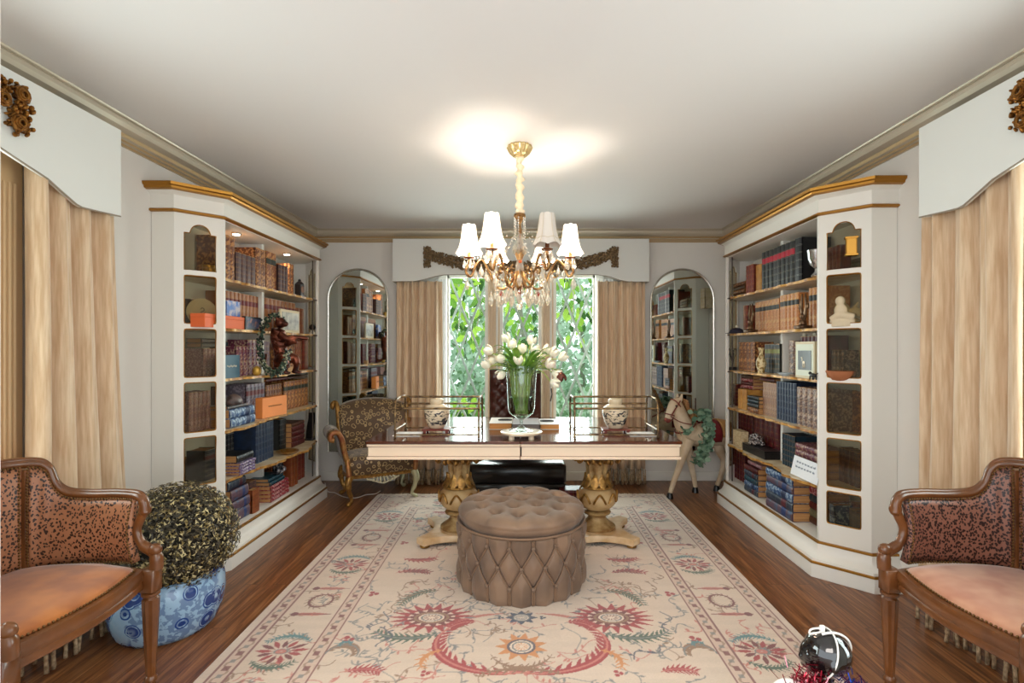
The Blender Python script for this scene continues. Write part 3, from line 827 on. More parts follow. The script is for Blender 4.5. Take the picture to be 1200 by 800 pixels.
# --- right case, top shelf
stack(R_,0,860,873,.12,[(.035,'umber'),(.035,'brown'),(.035,'umber'),(.03,'brown')],'mirror end',d=.15)
row(R_,0,862,869,2,.23,'cream',.24,.09,'behind brown stack')
row(R_,0,874.5,883,3,.25,'redbrown',.10,.16,'left of yellow books')
row(R_,0,883.5,892.5,2,.235,'yellow',.12,.15,'left of black set')
row(R_,0,893,931,8,.31,'blackred',.09,.2,'mid shelf')
row(R_,0,931.5,939,1,.315,'black',.09,.21,'right of black set', words='thick black slipcase volume')
# second shelf
row(R_,1,871,876,1,.25,'redbrown',.14,.15,'mirror end')
row(R_,1,885,913,7,.255,'tan2',.12,.17,'left of divider')
row(R_,1,914,936,5,.27,'tan2',.12,.17,'right of divider', words='taller tan gilt book')
row(R_,1,948,966,4,.28,'tan2',.12,.17,'right of winged bookend', words='deep tan gilt book')
# third shelf
row(R_,2,864,884.5,4,.255,'brown',.10,.16,'left of pale vase')
row(R_,2,896,913.5,5,.235,'green',.12,.16,'right of pale vase')
row(R_,2,924.5,931.5,1,.255,'ornate',.12,.14,'left of horse picture', words='dark book with banded spine')
row(R_,2,955.5,966,3,.285,'maroon',.12,.16,'right of horse picture')
row(R_,2,934,955,5,.285,'maroon',.16,.14,'behind horse picture', words='tall maroon book')
# fourth shelf
row(R_,3,859,864.5,1,.2,'maroon',.13,.15,'mirror end')
row(R_,3,865,875,2,.175,'yellow',.07,.14,'mirror end')
stack(R_,3,869,882,.12,[(.03,'crimson'),(.03,'maroon'),(.028,'crimson'),(.03,'umber')],'above yellow pair',d=.13,z=LEV[3]+.18)
row(R_,3,866,880,3,.18,'umber',.15,.12,'under red stack')
stack(R_,3,877,889,.045,[(.045,'brown'),(.035,'black'),(.03,'teal'),(.03,'black')],'left of taupe row',d=.05)
row(R_,3,888.5,910,8,.265,'taupe',.08,.17,'left of dark blue row')
stack(R_,3,891,908,.12,[(.024,'maroon')],'above taupe row',d=.13,z=LEV[3]+.268)
row(R_,3,910.5,933,7,.285,'navy',.07,.18,'between taupe and ornate rows', words='dark blue book')
row(R_,3,934,966,5,.265,'ornate',.07,.18,'beside column')
# fifth shelf
row(R_,4,864,882,5,.28,'maroon',.19,.13,'behind silver ornament')
row(R_,4,882.5,911,5,.28,'maroon',.16,.15,'left of divider', words='large dark maroon book')
row(R_,4,917,932,5,.235,'teal',.09,.16,'right of divider')
stack(R_,4,933,962,.10,[(.05,'purple'),(.05,'purple',.005),(.05,'purple'),(.045,'purple')],'behind white card',d=.17)
# floor
row(R_,5,857,873,5,.29,'maroon',.13,.16,'mirror end')
stack(R_,5,873,888,.035,[(.047,'slate'),(.042,'blue'),(.045,'teal2'),(.045,'slate'),(.045,'maroon'),(.03,'mauve',.03)],'left of two stacks',d=.21)
stack(R_,5,898.5,929,.01,[(.066,'multi'),(.06,'slate'),(.06,'blue'),(.055,'multi',.005),(.055,'blue',.0)],'right of two stacks',d=.21)
stack(R_,5,946,970,.13,[(.05,'umber'),(.05,'olive'),(.05,'maroon'),(.05,'teal'),(.05,'crimson')],'beside column',d=.15)
row(R_,5,905,943,7,.24,'umber',.235,.09,'behind two stacks')
# right column interior
row(R_,0,966,985,4,.185,'redbrown',.13,.13,'behind column glass')
stack(R_,0,987,1012,.20,[(.032,'olive'),(.03,'olive'),(.028,'olive')],'behind column glass',d=.1)
row(R_,2,975,995,4,.19,'ornate',.17,.1,'behind column glass')
row(R_,3,972,984,2,.25,'ornate',.20,.1,'behind column glass', hv=.03)
row(R_,3,986,1012,2,.26,'brown',.26,.06,'behind column glass')
row(R_,4,973,1008,6,.22,'umber',.22,.09,'behind column glass')
row(R_,5,972,978,1,.2,'blue',.13,.12,'behind column glass', words='bright blue book')
row(R_,5,979,986,1,.22,'rust',.15,.12,'behind column glass', words='orange-spined book')
row(R_,5,987,1010,4,.2,'grey',.2,.1,'behind column glass')
# ---------------------------------------------------------------- rug
def build_rug():
    X0, X1, Y0, Y1 = -1.385, 1.375, 1.25, 4.95
    nx, ny = 700, 760
    dx = (X1-X0)/(nx-1); dy = (Y1-Y0)/(ny-1)
    gx = np.linspace(X0, X1, nx); gy = np.linspace(Y0, Y1, ny)
    GX, GY = np.meshgrid(gx, gy)
    def L3(c): return np.array(lin(c)[:3])
    rs = np.random.RandomState(3)
    base = L3((208,186,166)); img = np.zeros((ny,nx,3))+base
    band = rs.rand(ny,1,1); 
    k = np.ones(9)/9; bnd = np.convolve(band[:,0,0], k, 'same')[:,None,None]
    img *= .93+.14*bnd
    cs = rs.rand(ny//8+2, nx//40+2); up = np.kron(cs, np.ones((8,40)))[:ny,:nx,None]; img *= .97+.06*up
    red, dred, rose = L3((158,38,40)), L3((112,34,34)), L3((190,110,96))
    teal, green, grey, brown, gold, navy = L3((72,120,124)), L3((70,90,70)), L3((120,118,116)), L3((140,104,76)), L3((200,130,70)), L3((60,66,86))
    cream = L3((220,200,180))
    def win(xa,xb,ya,yb):
        i0 = max(0,int((xa-X0)/dx)); i1 = min(nx,int((xb-X0)/dx)+2); j0 = max(0,int((ya-Y0)/dy)); j1 = min(ny,int((yb-Y0)/dy)+2)
        return (slice(j0,j1), slice(i0,i1)) if i1 > i0 and j1 > j0 else None
    def put(w, mask, col, a=1.0):
        if w is None: return
        sub = img[w]; sub[mask] = sub[mask]*(1-a)+col*a
    def stroke(pts, wid, col, a=.9, serr=0.0, freq=0, taper=True):
        """stroked polyline with optional leaf serration"""
        n = len(pts)
        for i in range(n):
            x, y = pts[i]; t = i/(n-1)
            r = wid*(math.sin(PI*min(max(t,.04),.96)) if taper else 1)
            if serr: r *= 1+serr*((t*freq) % 1-.5)*2
            r = max(r, .0025)
            w = win(x-r,x+r,y-r,y+r)
            if w is None: continue
            put(w, (GX[w]-x)**2+(GY[w]-y)**2 < r*r, col, a)
    def arc(cx, cy, r, a0, a1, n=None, ry=None, grow=0):
        n = n or max(12,int(abs(a1-a0)*r/.0035)); ry = ry or r
        return [(cx+(r+grow*i/n)*math.cos(a0+(a1-a0)*i/n), cy+(ry+grow*i/n)*math.sin(a0+(a1-a0)*i/n)) for i in range(n+1)]
    def leafarc(cx, cy, r, a0, a1, wid, col, line=None, ry=None, nb=9, out=1):
        pts = arc(cx,cy,r,a0,a1,ry=ry); stroke(pts, wid*.55, col)
        n = len(pts)
        for q in range(nb):      # barbs
            i = int((q+.7)/(nb+.6)*n); x, y = pts[min(i,n-1)]; x2, y2 = pts[min(i+1,n-1)]; 
            tx, ty = x2-x, y2-y; l = math.hypot(tx,ty) or 1; tx/=l; ty/=l
            ln = wid*(1.0+.9*math.sin(PI*q/nb))
            for sg in ((1,-1) if out == 0 else (out,)):
                bx, by = x+(-ty*sg*.8+tx*.7)*ln, y+(tx*sg*.8+ty*.7)*ln
                m = max(4,int(ln/.002)); stroke([(x+(bx-x)*k/m, y+(by-y)*k/m) for k in range(m+1)], wid*.22, col)
        if line is not None: stroke(pts, wid*.14, line, taper=False)
    def palmette(cx, cy, rx, ry, col, col2, spikes=12, ph=0, core=cream):
        w = win(cx-rx*1.5,cx+rx*1.5,cy-ry*1.5,cy+ry*1.5)
        if w is None: return
        u = (GX[w]-cx)/rx; v = (GY[w]-cy)/ry; r = np.hypot(u,v); th = np.arctan2(v,u)
        sp = np.abs(((th+ph)/(2*PI)*spikes) % 1-.5)*2
        out = .72+.45*sp**1.5
        put(w, r < out, col); put(w, r < .62, col2, .9); put(w, r < .5, core); 
        put(w, (r < .42)&(r > .34), grey); put(w, (np.abs(np.cos(th*6)) > .7)&(r < .3)&(r>.1), col, .8)
    def halfflower(cx, cy, s, flip):
        for k in range(13):       # petals fanned all round
            a = 2*PI*k/13+.2; L0, L1 = s*.38, s*(1.12+.12*math.sin(3*a)); m = 26
            stroke([(cx+math.cos(a)*(L0+(L1-L0)*q/m)*1.2, cy+math.sin(a)*(L0+(L1-L0)*q/m)*.95) for q in range(m+1)], s*.135, red if k % 2 == 0 else dred, .95)
        stroke(arc(cx,cy,s*.32,0,2*PI,ry=s*.18), .006, grey, taper=False); stroke(arc(cx,cy,s*.2,0,2*PI,ry=s*.11), .008, rose, taper=False)
        leafarc(cx, cy+.01, s*1.45, .18*PI*flip, .82*PI*flip, .018, teal, ry=s*1.35, nb=12, out=0)
        leafarc(cx, cy-.01*flip, s*1.35, -.82*PI*flip, -.18*PI*flip, .018, green, ry=s*1.3, nb=12, out=0)
    def vine(x, y, ln, a, col, w=.0034, wig=.03, n=90):
        p = []
        ph = rs.rand()*6
        for i in range(n):
            t = i/n; p.append((x+math.cos(a)*ln*t-math.sin(a)*wig*math.sin(t*7+ph), y+math.sin(a)*ln*t+math.cos(a)*wig*math.sin(t*7+ph)))
        stroke(p, w, col, .55, taper=False)
        for q in range(4):
            i = rs.randint(5,n-5); b = a+rs.choice([-1,1])*1.1; l = .03
            stroke([(p[i][0]+math.cos(b)*l*k/10, p[i][1]+math.sin(b)*l*k/10) for k in range(11)], .0065, col, .6)
    def clover(x, y, s=.018, col=red):
        for a in (0, 2.1, 4.2): stroke([(x+s*math.cos(a), y+s*math.sin(a))]*2, s*.8, col, taper=False)
    # faint vines across the field and border
    for _ in range(260):
        x = rs.uniform(-.88,.88); y = rs.uniform(Y0+.5,Y1-.5); c = [grey,brown,grey,rose][rs.randint(4)]; a = rs.rand()*6.28; ln = rs.uniform(.12,.3)
        vine(x,y,ln,a,c)
    for _ in range(150):
        sgn = rs.choice([-1,1]); x = sgn*rs.uniform(1.02,1.2); y = rs.uniform(Y0,Y1); c = [grey,brown,rose][rs.randint(3)]; vine(x,y,rs.uniform(.08,.18),rs.rand()*6.28,c,wig=.02)
    # border motifs, both long sides, mirrored
    yy = 1.42; k = 0; seq = []
    while yy < Y1-.3: seq.append((yy, k % 2)); yy += .48; k += 1
    for sg in (-1,1):
        for y, kind in seq:
            cx = sg*1.118
            if kind == 0: halfflower(cx, y, .088, 1)
            else:
                leafarc(cx,y,.062,0,2*PI,.016,brown,ry=.07,nb=16,out=0); stroke(arc(cx,y,.062,0,2*PI,ry=.07), .006, dred, .8, taper=False)
                for d in (-.145,.145):
                    stroke([(cx-.11+.22*q/60, y+d) for q in range(61)], .012, rose, .85, .6, 14); stroke([(cx+sg*.085,y+d)]*2, .02, dred, taper=False)
                    stroke([(cx-.11+.22*q/60, y+d) for q in range(61)], .003, dred, .8, taper=False)
    # short far border
    for i, x in enumerate(np.arange(-.72,.8,.24)):
        if i % 2 == 0: halfflower(x, Y1-.27, .07, 1)
        else: leafarc(x,Y1-.27,.06,0,2*PI,.015,brown,nb=14,out=0)
    # guard stripes
    def stripe(xa, xb, ya, yb, axis):
        w = win(xa,xb,ya,yb); g = cream*.62+brown*.2+rose*.18
        put(w, np.ones(GX[w].shape,bool), g, .8)
        A = GY[w] if axis == 'y' else GX[w]; B = (GX[w]-(xa+xb)/2)/((xb-xa)/2) if axis == 'y' else (GY[w]-(ya+yb)/2)/((yb-ya)/2)
        z = np.sin(A*2*PI/.11); put(w, np.abs(B*1.0-.5*z) < .17, brown, .7)
        put(w, (np.abs(np.mod(A,.11)-.055) < .016)&(np.abs(B) < .38), dred, .85)
        put(w, (np.abs(np.mod(A+.055,.11)-.055) < .012)&(np.abs(B) < .3), grey, .8)
        put(w, np.abs(B) > .87, dred if axis == 'y' else brown, .85)
    for sg in (-1,1):
        for a, b in ((1.262,1.338),(.91,.985)):
            xa, xb = sorted((sg*a,sg*b)); stripe(xa,xb,Y0,Y1-(.05 if a > 1 else .40),'y')
    stripe(-1.262,1.262,Y1-.12,Y1-.05,'x'); stripe(-.91,.91,Y1-.47,Y1-.40,'x')
    # main field, mirrored left and right; a second set mirrored about the middle
    def field(yc, f):
        Yf = lambda y: yc+f*(y-2.40)
        for s in (-1,1):
            Xs = lambda x: s*x
            palmette(Xs(.47), Yf(2.68), .20, .13, red, cream, 19, .2); palmette(Xs(.47), Yf(2.68), .135, .085, dred, dred, 14, .5)
            stroke(arc(Xs(.47), Yf(2.68), .085, 0, 2*PI, ry=.05), .008, brown, taper=False)
            # great red scroll about the centre
            a0, a1 = (-.62*PI, .18*PI) if s > 0 else (-.38*PI, -1.18*PI)
            leafarc(Xs(.07), Yf(2.46), .34, a0*f, a1*f, .042, red, rose, ry=.24, nb=15, out=s*f)
            stroke(arc(Xs(.07), Yf(2.46), .36, a1*f, (a1+s*.32*PI)*f, ry=.26), .012, rose, .8)
            leafarc(Xs(.25), Yf(2.50), .14, (.5*PI+s*.1)*f, (.5*PI-s*.9)*f, .026, red, rose, nb=9, out=0)
            leafarc(Xs(.56), Yf(2.62), .20, (1.5*PI-s*.9)*f, (1.5*PI+s*1.0)*f, .030, green, grey, ry=.13, nb=11, out=0)
            leafarc(Xs(.69), Yf(2.20), .10, (.5*PI+.9)*f, (.5*PI-.9)*f, .024, red, rose, ry=.05, nb=8, out=0)
            leafarc(Xs(.83), Yf(2.36), .075, (.5*PI-1.5*s)*f, (.5*PI+1.7*s)*f, .03, brown, grey, nb=8, out=s)
            leafarc(Xs(.50), Yf(2.78), .17, (.5*PI+s*.1)*f, (.5*PI-s*1.45)*f, .026, green, brown, ry=.20, nb=12, out=0)
            leafarc(Xs(.68), Yf(3.16), .13, (.5*PI+.95)*f, (.5*PI-.95)*f, .024, red, rose, ry=.09, nb=8, out=0)
            leafarc(Xs(.66), Yf(3.48), .13, (-.5*PI-.8)*f, (-.5*PI+.8)*f, .022, dred, rose, ry=.07, nb=8, out=0)
            clover(Xs(.84), Yf(2.48)); clover(Xs(.85), Yf(2.94)); clover(Xs(.42), Yf(2.22), .013)
            leafarc(Xs(.84), Yf(2.43), .03, 0, PI, .015, teal, nb=4, out=0)
            leafarc(Xs(.36), Yf(2.3), .09, (.5*PI)*f, (.5*PI-s*2.2)*f, .02, gold, nb=6, out=0)
            for q in range(5): vine(Xs(.62+.04*q), Yf(2.35+.07*q), .18, rs.rand()*6, navy if q % 2 else grey, .004)
            for q in range(3): vine(Xs(.72), Yf(2.9+.05*q), .2, 1.2*s+q, brown, .004)
            stroke([(Xs(.24+.06*q/20), Yf(2.68)) for q in range(21)], .008, grey)
        palmette(0, Yf(2.42), .11, .10, gold, navy, 11, .3)
        leafarc(0, Yf(2.41), .15, (-.5*PI-1.2)*f, (-.5*PI+1.2)*f, .018, brown, nb=10, out=0)
        palmette(0, Yf(2.68), .075, .06, navy, grey, 8, 0)
        for d in (-.11,.11): clover(d, Yf(2.68), .01, navy)
        leafarc(0, Yf(2.18), .2, .15*PI*f, .85*PI*f, .02, brown, ry=.07, nb=10, out=0)
    field(2.40, 1); field(4.25, -1)
    img = np.clip(img, 0, 1)
    # slight wear
    img *= (.96+.08*rs.rand(ny,nx,1))
    me = bpy.data.meshes.new('rug')
    co = np.zeros((ny,nx,3)); co[...,0] = GX; co[...,1] = GY; co[...,2] = .011+.0006*rs.rand(ny,nx)
    skirt = co.copy()
    idx = np.arange(nx*ny).reshape(ny,nx)
    q = np.stack([idx[:-1,:-1],idx[:-1,1:],idx[1:,1:],idx[1:,:-1]],-1).reshape(-1,4)
    ring = np.concatenate([idx[0,:], idx[1:,-1], idx[-1,-2::-1], idx[-2:0:-1,0]])
    V = co.reshape(-1,3); low = V[ring].copy(); low[:,2] = .0015; nV = len(V)
    r2 = nV+np.arange(len(ring)); rn = np.roll(ring,-1); r2n = np.roll(r2,-1)
    q2 = np.stack([ring, r2, r2n, rn],-1)
    V = np.vstack([V,low]); Q = np.vstack([q,q2])
    me.vertices.add(len(V)); me.vertices.foreach_set('co', V.astype('f').ravel())
    me.loops.add(len(Q)*4); me.loops.foreach_set('vertex_index', Q.astype('i').ravel())
    me.polygons.add(len(Q)); me.polygons.foreach_set('loop_start', np.arange(0,len(Q)*4,4,dtype='i')); 
    me.update(calc_edges=True); me.validate()
    ca = me.color_attributes.new('weave', 'FLOAT_COLOR', 'POINT')
    colr = np.ones((len(V),4)); colr[:nx*ny,:3] = img.reshape(-1,3); colr[nx*ny:,:3] = base*.8
    ca.data.foreach_set('color', colr.astype('f').ravel())
    m = mat('wool_rug', (226,206,184), .75, sheen=.5, bump=.25, bs=350); nt = m.node_tree
    a = nt.nodes.new('ShaderNodeAttribute'); a.attribute_name = 'weave'; nt.links.new(a.outputs['Color'], nt.nodes['Principled BSDF'].inputs['Base Color'])
    me.materials.append(m)
    o = bpy.data.objects.new('rug', me); COL.objects.link(o)
    root = tag(o, 'large cream wool rug with red palmettes and a floral border', 'rug')
    f = MB(); rnd = random.Random(2)
    x = X0+.01
    while x < X1:
        f.tube([(x,Y1-.002,.008),(x+rnd.uniform(-.006,.006),Y1+.02,.006),(x+rnd.uniform(-.012,.012),Y1+.045,.004)], .0022, 4); x += .0125
    f.build('fringe', mat('rug_fringe', (222,206,186), .9), o, smooth=0)
build_rug()

# ---------------------------------------------------------------- extension table
tb = thing('extension_table', 'cream and mahogany extension table on two gilt urn pedestals', 'table', (0,0,0))
TX0, TX1, TY0, TY1, TZ = -1.09, 1.125, 3.57, 4.84, .77
mb = MB(); xm = -.008
for a, b in ((TX0,xm-.001),(xm+.001,TX1)):
    mb.cbox(a,b,TY0,TY1,TZ-.02,TZ,.006)
mb.build('tabletop', m_tablewood, tb, smooth=30)
mb = MB()
for a, b in ((TX0+.008,xm-.0015),(xm+.0015,TX1-.008)):
    mb.cbox(a,b,TY0+.006,TY1-.006,TZ-.038,TZ-.0202,.004); mb.cbox(a+.008,b-.008 if b>0 else b,TY0+.014,TY1-.014,TZ-.108,TZ-.038,.003)
    mb.cbox(a,b,TY0+.004,TY1-.004,TZ-.128,TZ-.108,.005)
ap = mb.build('apron', m_cream, tb, smooth=30)
mb = MB()
for z in (TZ-.0385,TZ-.1075):
    mb.box(TX0+.012,TX1-.012,TY0+.0105,TY1-.0105,z-.0022,z+.0022)
mb.build('apron_line', mat('apron_dark_line', (120,70,48), .5), ap)
def pedestal(px, py):
    t = bpy.data.objects.new('pedestal', None); COL.objects.link(t); t.parent = tb; t.location = (px,py,0)
    # quatrefoil base with concave sides and clipped corners
    def out(hx, hy, c=.055, dip=.085, n=12):
        pts = []
        cs = [(-hx,-hy),(hx,-hy),(hx,hy),(-hx,hy)]
        for i in range(4):
            x0, y0 = cs[i]; x1, y1 = cs[(i+1) % 4]; d = Vector((x1-x0,y1-y0)); L = d.length; d.normalize(); n_ = Vector((-d.y,d.x))
            a = Vector((x0,y0))+d*c; b = Vector((x1,y1))-d*c
            for k in range(n+1):
                s_ = k/n; p = a.lerp(b,s_)+n_*dip*math.sin(PI*s_)**.75
                pts.append((p.x,p.y))
        return pts
    b = MB(); b.loft([[(x,y,z) for x,y in out(h,h*.98)] for h,z in ((.265,.036),(.272,.042),(.272,.078),(.268,.084))])
    b.build('base', mat('pedestal_base_paint', (226,200,164), .35, c2=(190,150,100), ns=8), t, smooth=40)
    for sx in (-1,1):
        for sy in (-1,1):
            MB().lathe([(.012,.0),(.034,.004),(.036,.02),(.024,.034),(.02,.04)],16).build('bun_foot', m_antique, t, smooth=60).location = (sx*.215,sy*.205,0.0125 if abs(px)<1 else 0)
    MB().lathe([(.13,.084),(.135,.09),(.135,.105),(.12,.114),(.115,.118),(.10,.124),(.075,.15),(.066,.165),(.068,.18),(.10,.196),(.104,.205),(.095,.214),(.06,.22)],32).build('foot_turning', m_oldgold, t, smooth=50)
    MB().lathe([(.06,.218),(.10,.235),(.135,.268),(.145,.31),(.135,.35),(.11,.375),(.08,.388)],32,fl=(8,.035)).build('urn', mat('urn_paint', (206,178,132), .4, c2=(156,118,70), ns=6), t, smooth=60)
    lf = MB(); rnd = random.Random(4)
    for k in range(8):     # heart leaves round the urn, then acanthus collar
        a = 2*PI*k/8
        pts = [(.147*math.cos(a+q*.26)*1.0, .147*math.sin(a+q*.26), .36-.05*abs(q)**1.5) for q in (-1.2,-.6,0,.6,1.2)]
        lf.tube(spline(pts,4), .008, 6)
    for k in range(10):
        a = 2*PI*k/10
        rings = []
        for q in range(7):
            s_ = q/6; r = .082+.032*(1-s_)**2 ; z = .395+.10*s_; w = .030*math.sin(PI*(.18+.78*s_))
            c = Vector((r*math.cos(a), r*math.sin(a), z)); tt = Vector((-math.sin(a),math.cos(a),0)); nn = Vector((math.cos(a),math.sin(a),0))
            rings.append([tuple(c-tt*w),tuple(c+nn*.012),tuple(c+tt*w),tuple(c-nn*.006)])
        lf.loft(rings)
    lf.lathe([(.10,.384),(.118,.39),(.118,.402),(.09,.41)],28)
    lf.build('acanthus', m_antique, t, smooth=60)
    MB().lathe([(.086,.405),(.076,.43),(.072,.5),(.080,.57),(.086,.6),(.09,.642)],40,fl=(10,.09)).build('fluted_shaft', m_oldgold, t, smooth=60)
    cp = MB()
    for k in range(12):
        a = 2*PI*k/12
        for q in range(2):
            r0 = .10+.03*q; pts = [(.085,.575),(r0+.01,.60),(r0+.055,.615),(r0+.075,.60),(r0+.06,.585),(r0+.045,.594)]
            aa = a+q*.26; cp.tube([(r*math.cos(aa), r*math.sin(aa), z+.018*q) for r,z in [tuple(p[:2]) for p in spline([(r,z,0) for r,z in pts],4)]], .011, 6)
    cp.lathe([(.085,.6),(.12,.625),(.15,.6415)],24)
    cp.build('scroll_capital', m_antique, t, smooth=60)
pedestal(-.468, 3.83); pedestal(.565, 3.83)

# ---------------------------------------------------------------- round tufted ottoman
ot = thing('storage_ottoman', 'round taupe velvet button-tufted storage ottoman before the table', 'ottoman', (0,3.16,.012))
R0, HB = .385, .36
NB = 18; rowsz = [.095,.205,.315]; dz = .22; zb0 = .095
mb = MB(); nu, nv = 324, 64; rings = []; da = 2*PI/NB
for j in range(nv+1):
    z = HB*j/nv; ring = []; v = min(max((z-zb0)/dz, 0), 1)
    for i in range(nu):
        a = 2*PI*i/nu; u = a/da
        p = abs(((u+v) % 1)-.5)*2; q = abs(((u-v) % 1)-.5)*2
        m_ = max(p,q); groove = math.exp(-((1-m_)/.12)**2)
        puff = (1-p)*(1-q); btn = math.exp(-((1-p)**2+(1-q)**2)/.02)
        r = R0-.010+.045*puff**.5*.55-.012*groove-.012*btn*(1 if 0 < v < 1 else .3)
        r -= .010*math.exp(-(z/.02)**2)
        ring.append((r*math.cos(a), r*math.sin(a), z))
    rings.append(ring)
mb.loft(rings); mb.build('drum', m_velvet, ot, smooth=180)
pp = MB()
for k in range(NB):
    for sg in (1,-1):
        pts = []
        for j in range(37):
            z = .004+.352*j/36; v = min(max((z-zb0)/dz, 0), 1); a = k*da+sg*(v*da+.012); r = R0-.010+.005*math.sin(PI*2*v)**2
            pts.append((r*math.cos(a), r*math.sin(a), z))
        pp.tube(pts, .0048, 5)
pp.build('piping', m_piping, ot, smooth=180)
bproto = MB().ball((0,0,0), .012, 10, 8).build('button', m_velvet, ot, smooth=180); nb_ = 0
def button(x, y, z):
    global nb_
    o = bproto if nb_ == 0 else bproto.copy()
    if nb_: COL.objects.link(o)
    nb_ += 1; o.location = (x,y,z)
for ri, z in enumerate(rowsz):
    for k in range(NB):
        a = (k+(.5 if ri == 1 else 0))*da; button((R0-.003)*math.cos(a), (R0-.003)*math.sin(a), z)
# domed lid
BT = [(0,0)]+[(.135*math.cos(2*PI*k/6+.2), .135*math.sin(2*PI*k/6+.2)) for k in range(6)]+[(.262*math.cos(2*PI*k/12+.46), .262*math.sin(2*PI*k/12+.46)) for k in range(12)]
mb = MB(); rings = []; NR = 46; nu = 120
def lid_z(x, y, r):
    z = .49-.02*(r/R0)**2
    d = min(math.hypot(x-a,y-b) for a,b in BT)
    z -= .034*math.exp(-(d/.028)**2)+.012*math.exp(-(d/.06)**2)
    # folds between neighbouring buttons
    if r < .27:
        ds = sorted(math.hypot(x-a,y-b) for a,b in BT)[:2]
        z -= .014*math.exp(-((ds[1]-ds[0])/.010)**2)*0+0
    return z
prof = []
for k in range(NR+1):
    r = .30*k/NR; ring = []
    for i in range(nu):
        a = 2*PI*i/nu; x, y = max(r,.0005)*math.cos(a), max(r,.0005)*math.sin(a); ring.append((x,y,lid_z(x,y,r)))
    rings.append(ring)
for k in range(1,13):
    t_ = k/12; ang = t_*PI*.62; 
    ring = []
    for i in range(nu):
        a = 2*PI*i/nu; q = abs(((a-.46)/(2*PI)*12+.5) % 1-.5)*2; pl = math.exp(-(q/.12)**2)
        r = .30+.088*math.sin(min(ang,PI/2))-(.006 if ang > PI/2 else 0)-.007*pl
        z = .4775-.062*(1-math.cos(ang))*.9-.006*pl
        x, y = .30*math.cos(a), .30*math.sin(a)
        z += (lid_z(x,y,.30)-.479)*(1-t_)
        ring.append((r*math.cos(a), r*math.sin(a), z))
    rings.append(ring)
rings.append([(.36*math.cos(2*PI*i/nu), .36*math.sin(2*PI*i/nu), .363) for i in range(nu)])
mb.loft(rings, cap=True); mb.build('lid', m_velvet, ot, smooth=180)
MB().tube([(.388*math.cos(2*PI*i/72), .388*math.sin(2*PI*i/72), .372) for i in range(72)], .0065, 6, closed=True).build('seam_piping', m_piping, ot)
for a, b in BT: button(a, b, lid_z(a,b,math.hypot(a,b))+.004)

